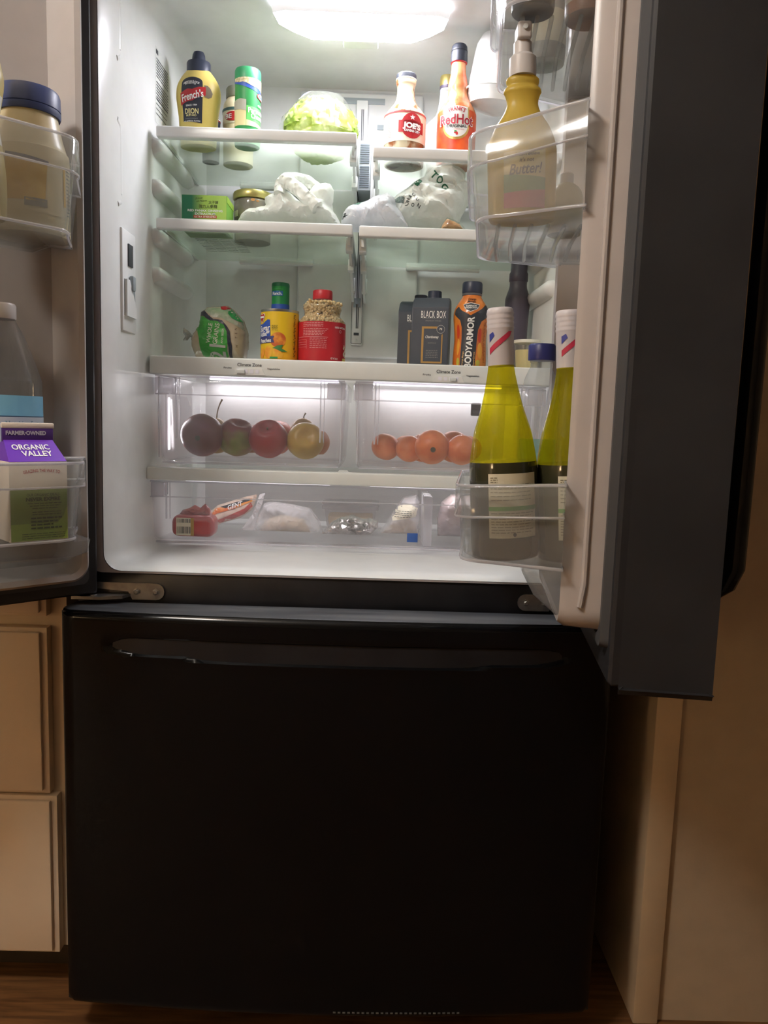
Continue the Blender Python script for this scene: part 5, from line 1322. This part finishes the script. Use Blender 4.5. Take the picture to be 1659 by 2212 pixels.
# ------------------------------------------------------------ things in the right door
m_wineg = film('wine_glass', (238, 230, 92), .26, .45, .06, (168, 162, 30))
m_wined = M('wine_dark', (46, 46, 30), .12, rgb2=(54, 52, 34), nscale=8, coat=.3)
m_wlab = M('wine_label', (206, 200, 176), .6, rgb2=(198, 190, 164), nscale=30)
def wine(label, x, y, z, lean, rotl, top):
    o = thing('wine_bottle', label, 'bottle', (x, y, z), 0, 'wine bottles in the right door', rot=(0, lean, 0)); o.scale = (1, 1, .967)
    h = top; R_ = .0425
    R_ = .0436
    prof = [(R_*.90, 0), (R_, .006), (R_, .06), (R_, .110), (R_*.985, .128), (.0376, .163), (.0328, .180), (.0280, .196), (.0240, .212), (.0205, .228), (.0176, .244), (.0162, .256), (.0158, .268)]
    pr = smoothp(prof, 4)
    cut_ = min(pr, key=lambda p: abs(p[1]-.128))[1]
    lo = [p for p in pr if p[1] <= cut_]; hi = [p for p in pr if p[1] >= cut_]
    mk('bottle_glass', lathe(nb(), hi, 48, cap0=False), m_wineg, o, smooth=70)
    mk('bottle_base', lathe(nb(), lo, 48), m_wined, o, smooth=70)
    capr = .0166
    cp = [(capr*.97, .253), (capr, .255), (capr, .300)]
    for i in range(4): z0 = .300+i*.0062; cp += [(capr*1.02, z0+.001), (capr*1.04, z0+.003), (capr*1.0, z0+.0055)]
    cp += [(capr*.98, .3262), (capr*.90, .328)]
    cap = mk('screw_cap', lathe(nb(), cp, 40), M('cap_white', (206, 202, 206), .4), o, smooth=40)
    cpf = [(capr, .23), (capr, .31)]
    a = on_lathe(cpf, capr, .0006, a0=rotl)
    decal('cap_stripe', poly2(nb(), [(-.018, .276), (-.018, .268), (.010, .291), (.013, .297), (.008, .297)]), a, M('stripe_crimson', (186, 52, 78), .4), cap, .002)
    decal('cap_stripe', poly2(nb(), [(-.018, .294), (-.018, .284), (-.010, .292), (-.012, .297)]), a, M('stripe_blue', (60, 70, 150), .4), cap, .002)
    f = on_lathe(pr, R_, .0005); f1 = on_lathe(pr, R_, .001)
    lb = decal('back_label', rect2(nb(), -.026, .040, .030, .114), f, m_wlab, o, .003)
    decal('label_band', rect2(nb(), -.026, .040, .0660, .0715), f1, M('band_green', (96, 150, 60), .5), lb, .003)
    b = nb()
    for i in range(8): dash2(b, -.023, .034-(i % 3)*.004, .0625-i*.0036, .0011, i, .003, .009)
    for i in range(3): dash2(b, -.023, -.014, .109-i*.0028, .0012, i+20, .002, .004)
    for i in range(5): dash2(b, -.023, .030, .100-i*.005, .0009, i+30, .003, .009)
    decal('fine_print', b, f1, M('ink_tan', (128, 120, 98), .6), lb, .003)['kind'] = 'stuff'
    decal('label_logo', disc2(nb(), .006, .0345, .0022, .0026), f1, m_ink, lb, 0)
    return o
wine('green wine bottle with white striped screw cap, left one in the right door', .2262, -.308, .9205, -.070, .0, .313)
wine('green wine bottle with white striped screw cap, half hidden by the right door edge', .3140, -.308, .9205, -.070, .25, .313)

p = (.306, -.088)
o = thing('water_bottle', 'clear plastic water bottle with a dark blue cap behind the wine bottles', 'bottle', (p[0], p[1], .9195))
prof = [(.028, 0), (.031, .004), (.031, .05), (.029, .06), (.0315, .075), (.0315, .20), (.030, .222), (.024, .246), (.017, .262), (.0165, .268), (.018, .269), (.018, .272), (.016, .273), (.016, .276)]
b = lathe(nb(), prof, 12)
mk('bottle_body', b, film('pet_clear', (238, 240, 240), .14, .7, .06), o, smooth=20)
mk('bottle_cap', lathe(nb(), [(.0205, .272), (.021, .274), (.021, .294), (.019, .297)], 36), M('cap_blue', (44, 48, 108), .4), o)
mk('bottle_label', lathe(nb(), [(.0290, .09), (.0290, .15)], 12, cap0=False, cap1=False), M('label_aqua', (110, 170, 158), .4, alpha=.55), o)

# butter spray
o = thing('butter_spray', 'yellow butter spray bottle with white pump in the middle right bin', 'bottle', (.2285, -.292, 1.3462), 0, rot=(0, -.045, 0))
R_ = .0435; sy = .62
prof = smoothp([(.036, 0), (.0415, .004), (.0425, .03), (R_, .075), (.042, .095), (.034, .115), (.024, .130), (.0195, .142), (.0215, .152), (.0235, .156), (.0225, .160), (.0195, .163), (.0205, .168), (.0200, .172), (.0155, .175)], 3)
m_by = M('butter_yellow', (214, 190, 92), .35, rgb2=(206, 180, 84), nscale=10, translucent=.45)
bo = mk('bottle_body', lathe(nb(), prof, 44, sy=sy), m_by, o, smooth=60)
mk('pump_collar', lathe(nb(), [(.0165, .174), (.0168, .178), (.0165, .196), (.0125, .200)], 36), M('pump_white', (196, 192, 190), .4), o)
b = nb(); lathe(b, [(.0115, .199), (.0112, .214), (.009, .216)], 32); box(b, -.0085, .0085, -.016, .012, .214, .234, .003, 3); mk('pump_head', b, MATS['pump_white'], o, smooth=45)
mk('pump_nozzle', lathe(nb(), [(.003, 0), (.003, .003)], 14), m_grey, o).matrix_local = Matrix.Translation((0, -.016, .226)) @ Matrix.Rotation(pi/2, 4, 'X')
f = on_lathe(prof, R_, .0006, sy=sy); f1 = on_lathe(prof, R_, .0012, sy=sy)
lb = decal('label', poly2(nb(), [(-.028, .012), (.026, .012), (.026, .082), (-.028, .078)]), f, M('butter_label', (214, 200, 150), .5), bo, .003, .006)
decal('label_band', poly2(nb(), [(-.028, .030), (.026, .034), (.026, .048), (-.028, .052)]), f1, M('band_sage', (112, 150, 110), .5), lb, .003, .006)
decal('label_band', poly2(nb(), [(-.028, .012), (.026, .012), (.026, .034), (-.028, .030)]), f1, M('band_magenta', (176, 74, 108), .5), lb, .003, .006)
m_bi = M('ink_slate', (70, 74, 96), .5)
decal('lettering', text2(nb(), 'Butter!', 0, .0585, .013, .042, .015, .35, 4), f1, m_bi, lb, .003)
decal('lettering', text2(nb(), "it's not", .001, .0685, .0045, .018, .02, .2, 4), f1, m_bi, lb, .003)
decal('lettering', text2(nb(), "I Can't Believe", .002, .0755, .0042, .030, .02, .2, 4), f1, m_bi, lb, .003)
o = thing('cream_bottle', 'small squat cream coloured bottle right of the butter spray', 'bottle', (.296, -.235, 1.3462))
mk('bottle_body', lathe(nb(), smoothp([(.020, 0), (.0225, .004), (.0225, .045), (.019, .058), (.010, .066), (.004, .068)], 3), 32), M('cream_tan', (196, 188, 150), .4), o, smooth=60)
mk('bottle_cap', lathe(nb(), [(.009, .066), (.009, .078), (.007, .080)], 24), M('cap_white', (206, 202, 206), .4), o)
# top bin
for nm, lab, a, bb, r_, h_, c1_, cat in (('sauce_bottle', 'dark sauce bottle standing in the top right door bin', .30, .125, .026, .17, (54, 60, 84), 'bottle'), ('spice_jar', 'orange labelled jar in the top right door bin near the door edge', .28, .055, .030, .11, (186, 120, 84), 'jar'),
                                     ('dressing_bottle', 'pale dressing bottle at the back of the top right door bin', .16, .10, .028, .17, (190, 186, 180), 'bottle')):
    q = dw(1, a, bb, 1.5903); o = thing(nm, lab, cat, q)
    pr = smoothp([(r_*.9, 0), (r_, .004), (r_, h_*.62), (r_*.85, h_*.72), (r_*.45, h_*.84), (r_*.42, h_*.88)], 3)
    mk('bottle_body', lathe(nb(), pr, 36), M(nm+'_body', c1_, .3, rgb2=tuple(int(x*.8) for x in c1_), nscale=20), o, smooth=60)
    mk('bottle_cap', lathe(nb(), [(r_*.5, h_*.87), (r_*.52, h_*.9), (r_*.5, h_)], 30), m_capdark, o)
    mk('bottle_label', lathe(nb(), [(r_+.0004, h_*.12), (r_+.0004, h_*.55)], 36, cap0=False, cap1=False), m_cream, o)

# ------------------------------------------------------------ things in the left door
def lrot(extra=0): return LANG+pi+extra      # local -y faces inward (towards the viewer)
q = dw(-1, .121, .066, 1.3365)
o = thing('mayonnaise_jar', 'big mayonnaise jar with a blue lid in the upper left door bin', 'jar', q, lrot()); o.scale = (1, 1, .92)
pr = smoothp([(.048, 0), (.0525, .005), (.0525, .115), (.050, .128), (.044, .150), (.039, .176), (.0385, .183)], 3)
jb = mk('jar_body', lathe(nb(), pr, 48), M('mayo_pale', (206, 194, 160), .35, rgb2=(200, 188, 150), nscale=10), o, smooth=60)
mk('jar_lid', lathe(nb(), [(.0415, .180), (.0425, .183), (.0425, .189), (.0415, .190), (.0425, .191), (.042, .212), (.040, .217), (.034, .218)], 44), M('lid_blue', (62, 74, 118), .42), o, smooth=40)
f = on_lathe(pr, .0525, .0006); f1 = on_lathe(pr, .0525, .0012)
lb = decal('label', rect2(nb(), -.07, .05, .028, .108), f, M('mayo_label', (204, 192, 160), .5), jb, .004)
decal('label_panel', poly2(nb(), [(-.05, .044), (.000, .044), (.004, .098), (-.05, .104)]), f1, M('mayo_amber', (206, 172, 92), .5, rgb2=(196, 156, 70), nscale=40), jb, .004)
decal('label_bar', poly2(nb(), [(-.05, .108), (.006, .099), (.006, .104), (-.05, .112)]), f1, M('mayo_navy', (66, 72, 100), .5), jb, .004)
decal('label_bar', rect2(nb(), .030, .0345, .045, .102), f1, M('mayo_gold', (206, 164, 50), .5), jb, .004)
decal('label_badge', rect2(nb(), -.026, .003, .036, .048), f1, M('badge_grey', (130, 132, 128), .5), jb, .004)
b = nb()
for i in range(13): dash2(b, .037, .049, .100-i*.0055, .002, i, .003, .006)
decal('fine_print', b, f1, m_ink, jb, .004)['kind'] = 'stuff'
q = dw(-1, .213, .136, 1.3365)
o = thing('mustard_bottle', 'pale yellow squeeze bottle at the left edge, in the upper left door bin', 'bottle', q, lrot())
pr = smoothp([(.030, 0), (.034, .004), (.035, .05), (.031, .09), (.028, .12), (.034, .16), (.034, .18), (.026, .21), (.016, .225)], 3)
mk('bottle_body', lathe(nb(), pr, 40), M('pale_mustard', (206, 188, 122), .35, rgb2=(196, 176, 108), nscale=10), o, smooth=60)
mk('bottle_cap', lathe(nb(), [(.018, .223), (.019, .226), (.018, .245), (.008, .262)], 32), m_yellow, o)
decal('label', rect2(nb(), -.03, .035, .09, .15), on_lathe(pr, .034, .0006), M('label_white', (238, 236, 230), .4), o, .004, .006)

q = dw(-1, .160, .046, .9103)
o = thing('water_jug', 'clear plastic jug with white cap and blue label behind the milk carton', 'jug', q, lrot())
pr = smoothp([(.050, 0), (.056, .006), (.056, .20), (.0555, .222), (.050, .240), (.035, .280), (.0225, .304), (.020, .312)], 3)
mk('jug_body', lathe(nb(), pr, 44, sy=.6), film('jug_clear', (236, 238, 240), .09, .7, .05), o, smooth=60)
mk('jug_cap', lathe(nb(), [(.0205, .309), (.0212, .311), (.0212, .328), (.0195, .331)], 44), M('jug_cap', (206, 200, 194), .4), o, smooth=30)
mk('jug_label', lathe(nb(), [(.0566, .10), (.0566, .200)], 44, sy=.6, cap0=False, cap1=False), M('jug_blue', (116, 176, 206), .45, rgb2=(126, 184, 210), nscale=10), o)
mk('label_stripe', lathe(nb(), [(.0570, .1695), (.0570, .1705)], 44, sy=.6, cap0=False, cap1=False), M('stripe_navy', (50, 62, 96), .5), o)
mk('label_panel', lathe(nb(), [(.0569, .10), (.0569, .169)], 44, sy=.6, cap0=False, cap1=False), M('jug_pale', (186, 196, 204), .45), o)
decal('lettering', text2(nb(), 'Nutrition Facts', .020, .160, .0075, .056, .02), on_lathe([(.057, 0), (.057, .3)], .057, .0008, sy=.6), M('ink_teal', (120, 148, 160), .5), o, .004)

q = dw(-1, .154, .127, .9103)
o = thing('milk_carton', 'half gallon milk carton with purple gable top in the lower left door bin', 'carton', q, lrot())
hw, zs_, zr_ = .0390, .110, .142
b = nb(); R = lambda h, y, z: [(-h, -y, z), (h, -y, z), (h, y, z), (-h, y, z)]
box(b, -hw, hw, -hw, hw, 0, zs_, .001)
cb = mk('carton_body', b, M('carton_white', (216, 204, 190), .5), o)
b = nb(); prism(b, [(-hw, zs_), (hw, zs_), (.003, zr_-.004), (-.003, zr_-.004)], -hw+.0005, hw-.0005, 'x')
for v in b.verts:
    if v.co.z > zs_+.01: v.co.x *= .86
m_pur = M('carton_purple', (98, 44, 170), .4, rgb2=(104, 50, 176), nscale=8)
roof = mk('gable_roof', b, m_pur, o, smooth=0)
mk('gable_fin', box(nb(), -hw*.88, hw*.88, -.0026, .0026, zr_-.006, zr_+.013, .0008), M('fin_purple', (74, 44, 112), .4), o)
mk('fin_edge', box(nb(), -hw*.90, hw*.92, -.0034, .0034, zr_+.012, zr_+.020, .002), MATS['carton_white'], o)
sl_u = Vector((0, hw-.003, zr_-.004-zs_)).normalized()
frf = on_plane((0, -hw, zs_), (1, 0, 0), sl_u, eps=.0008)
decal('lettering', text2(nb(), 'ORGANIC', -.002, .030, .011, .050, .02), frf, m_inkw, roof, 0)
decal('lettering', text2(nb(), 'VALLEY', .003, .0165, .011, .041, .02), frf, m_inkw, roof, 0)
decal('lettering', text2(nb(), 'FARMER·OWNED', -.003, zr_+.006, .0055, .054, .04), on_plane((0, -.0026, 0), eps=.0006), M('ink_lav', (190, 186, 196), .5), roof, 0)
fp = on_plane((0, -hw, 0), eps=.0005); fp2 = on_plane((0, -hw, 0), eps=.001)
gl = decal('label_green', rect2(nb(), -hw+.001, hw-.001, .001, .072), fp, M('carton_green', (140, 168, 84), .5, rgb2=(132, 160, 76), nscale=8), cb, 0)
m_dg = M('ink_forest', (54, 72, 42), .6)
decal('lettering', text2(nb(), 'GRAZING THE WAY TO', .004, .098, .0045, .050, .02, arc=.12), fp, m_red, cb, 0)
decal('lettering', text2(nb(), 'OUR ORGANIC IDEALS', .005, .0645, .0038, .044, .01), fp2, m_dg, gl, 0)
decal('lettering', text2(nb(), 'NEVER EXPIRE', .005, .0585, .0050, .046, .04), fp2, m_dg, gl, 0)
b = nb()
for i in range(3): dash2(b, -.016+i*.003, .030-i*.002, .0525-i*.0034, .0010, i, .003, .008)
for i in range(2): dash2(b, -.010, .030, .0405-i*.0034, .0010, i+5, .003, .008)
for i in range(4): dash2(b, -.012, .030-(i % 3)*.006, .0320-i*.0046, .0022, i+9, .004, .010)
for i in range(3): dash2(b, -.024, .034, .0105-i*.0030, .0008, i+19, .004, .010)
decal('fine_print', b, fp2, m_dg, gl, 0)['kind'] = 'stuff'
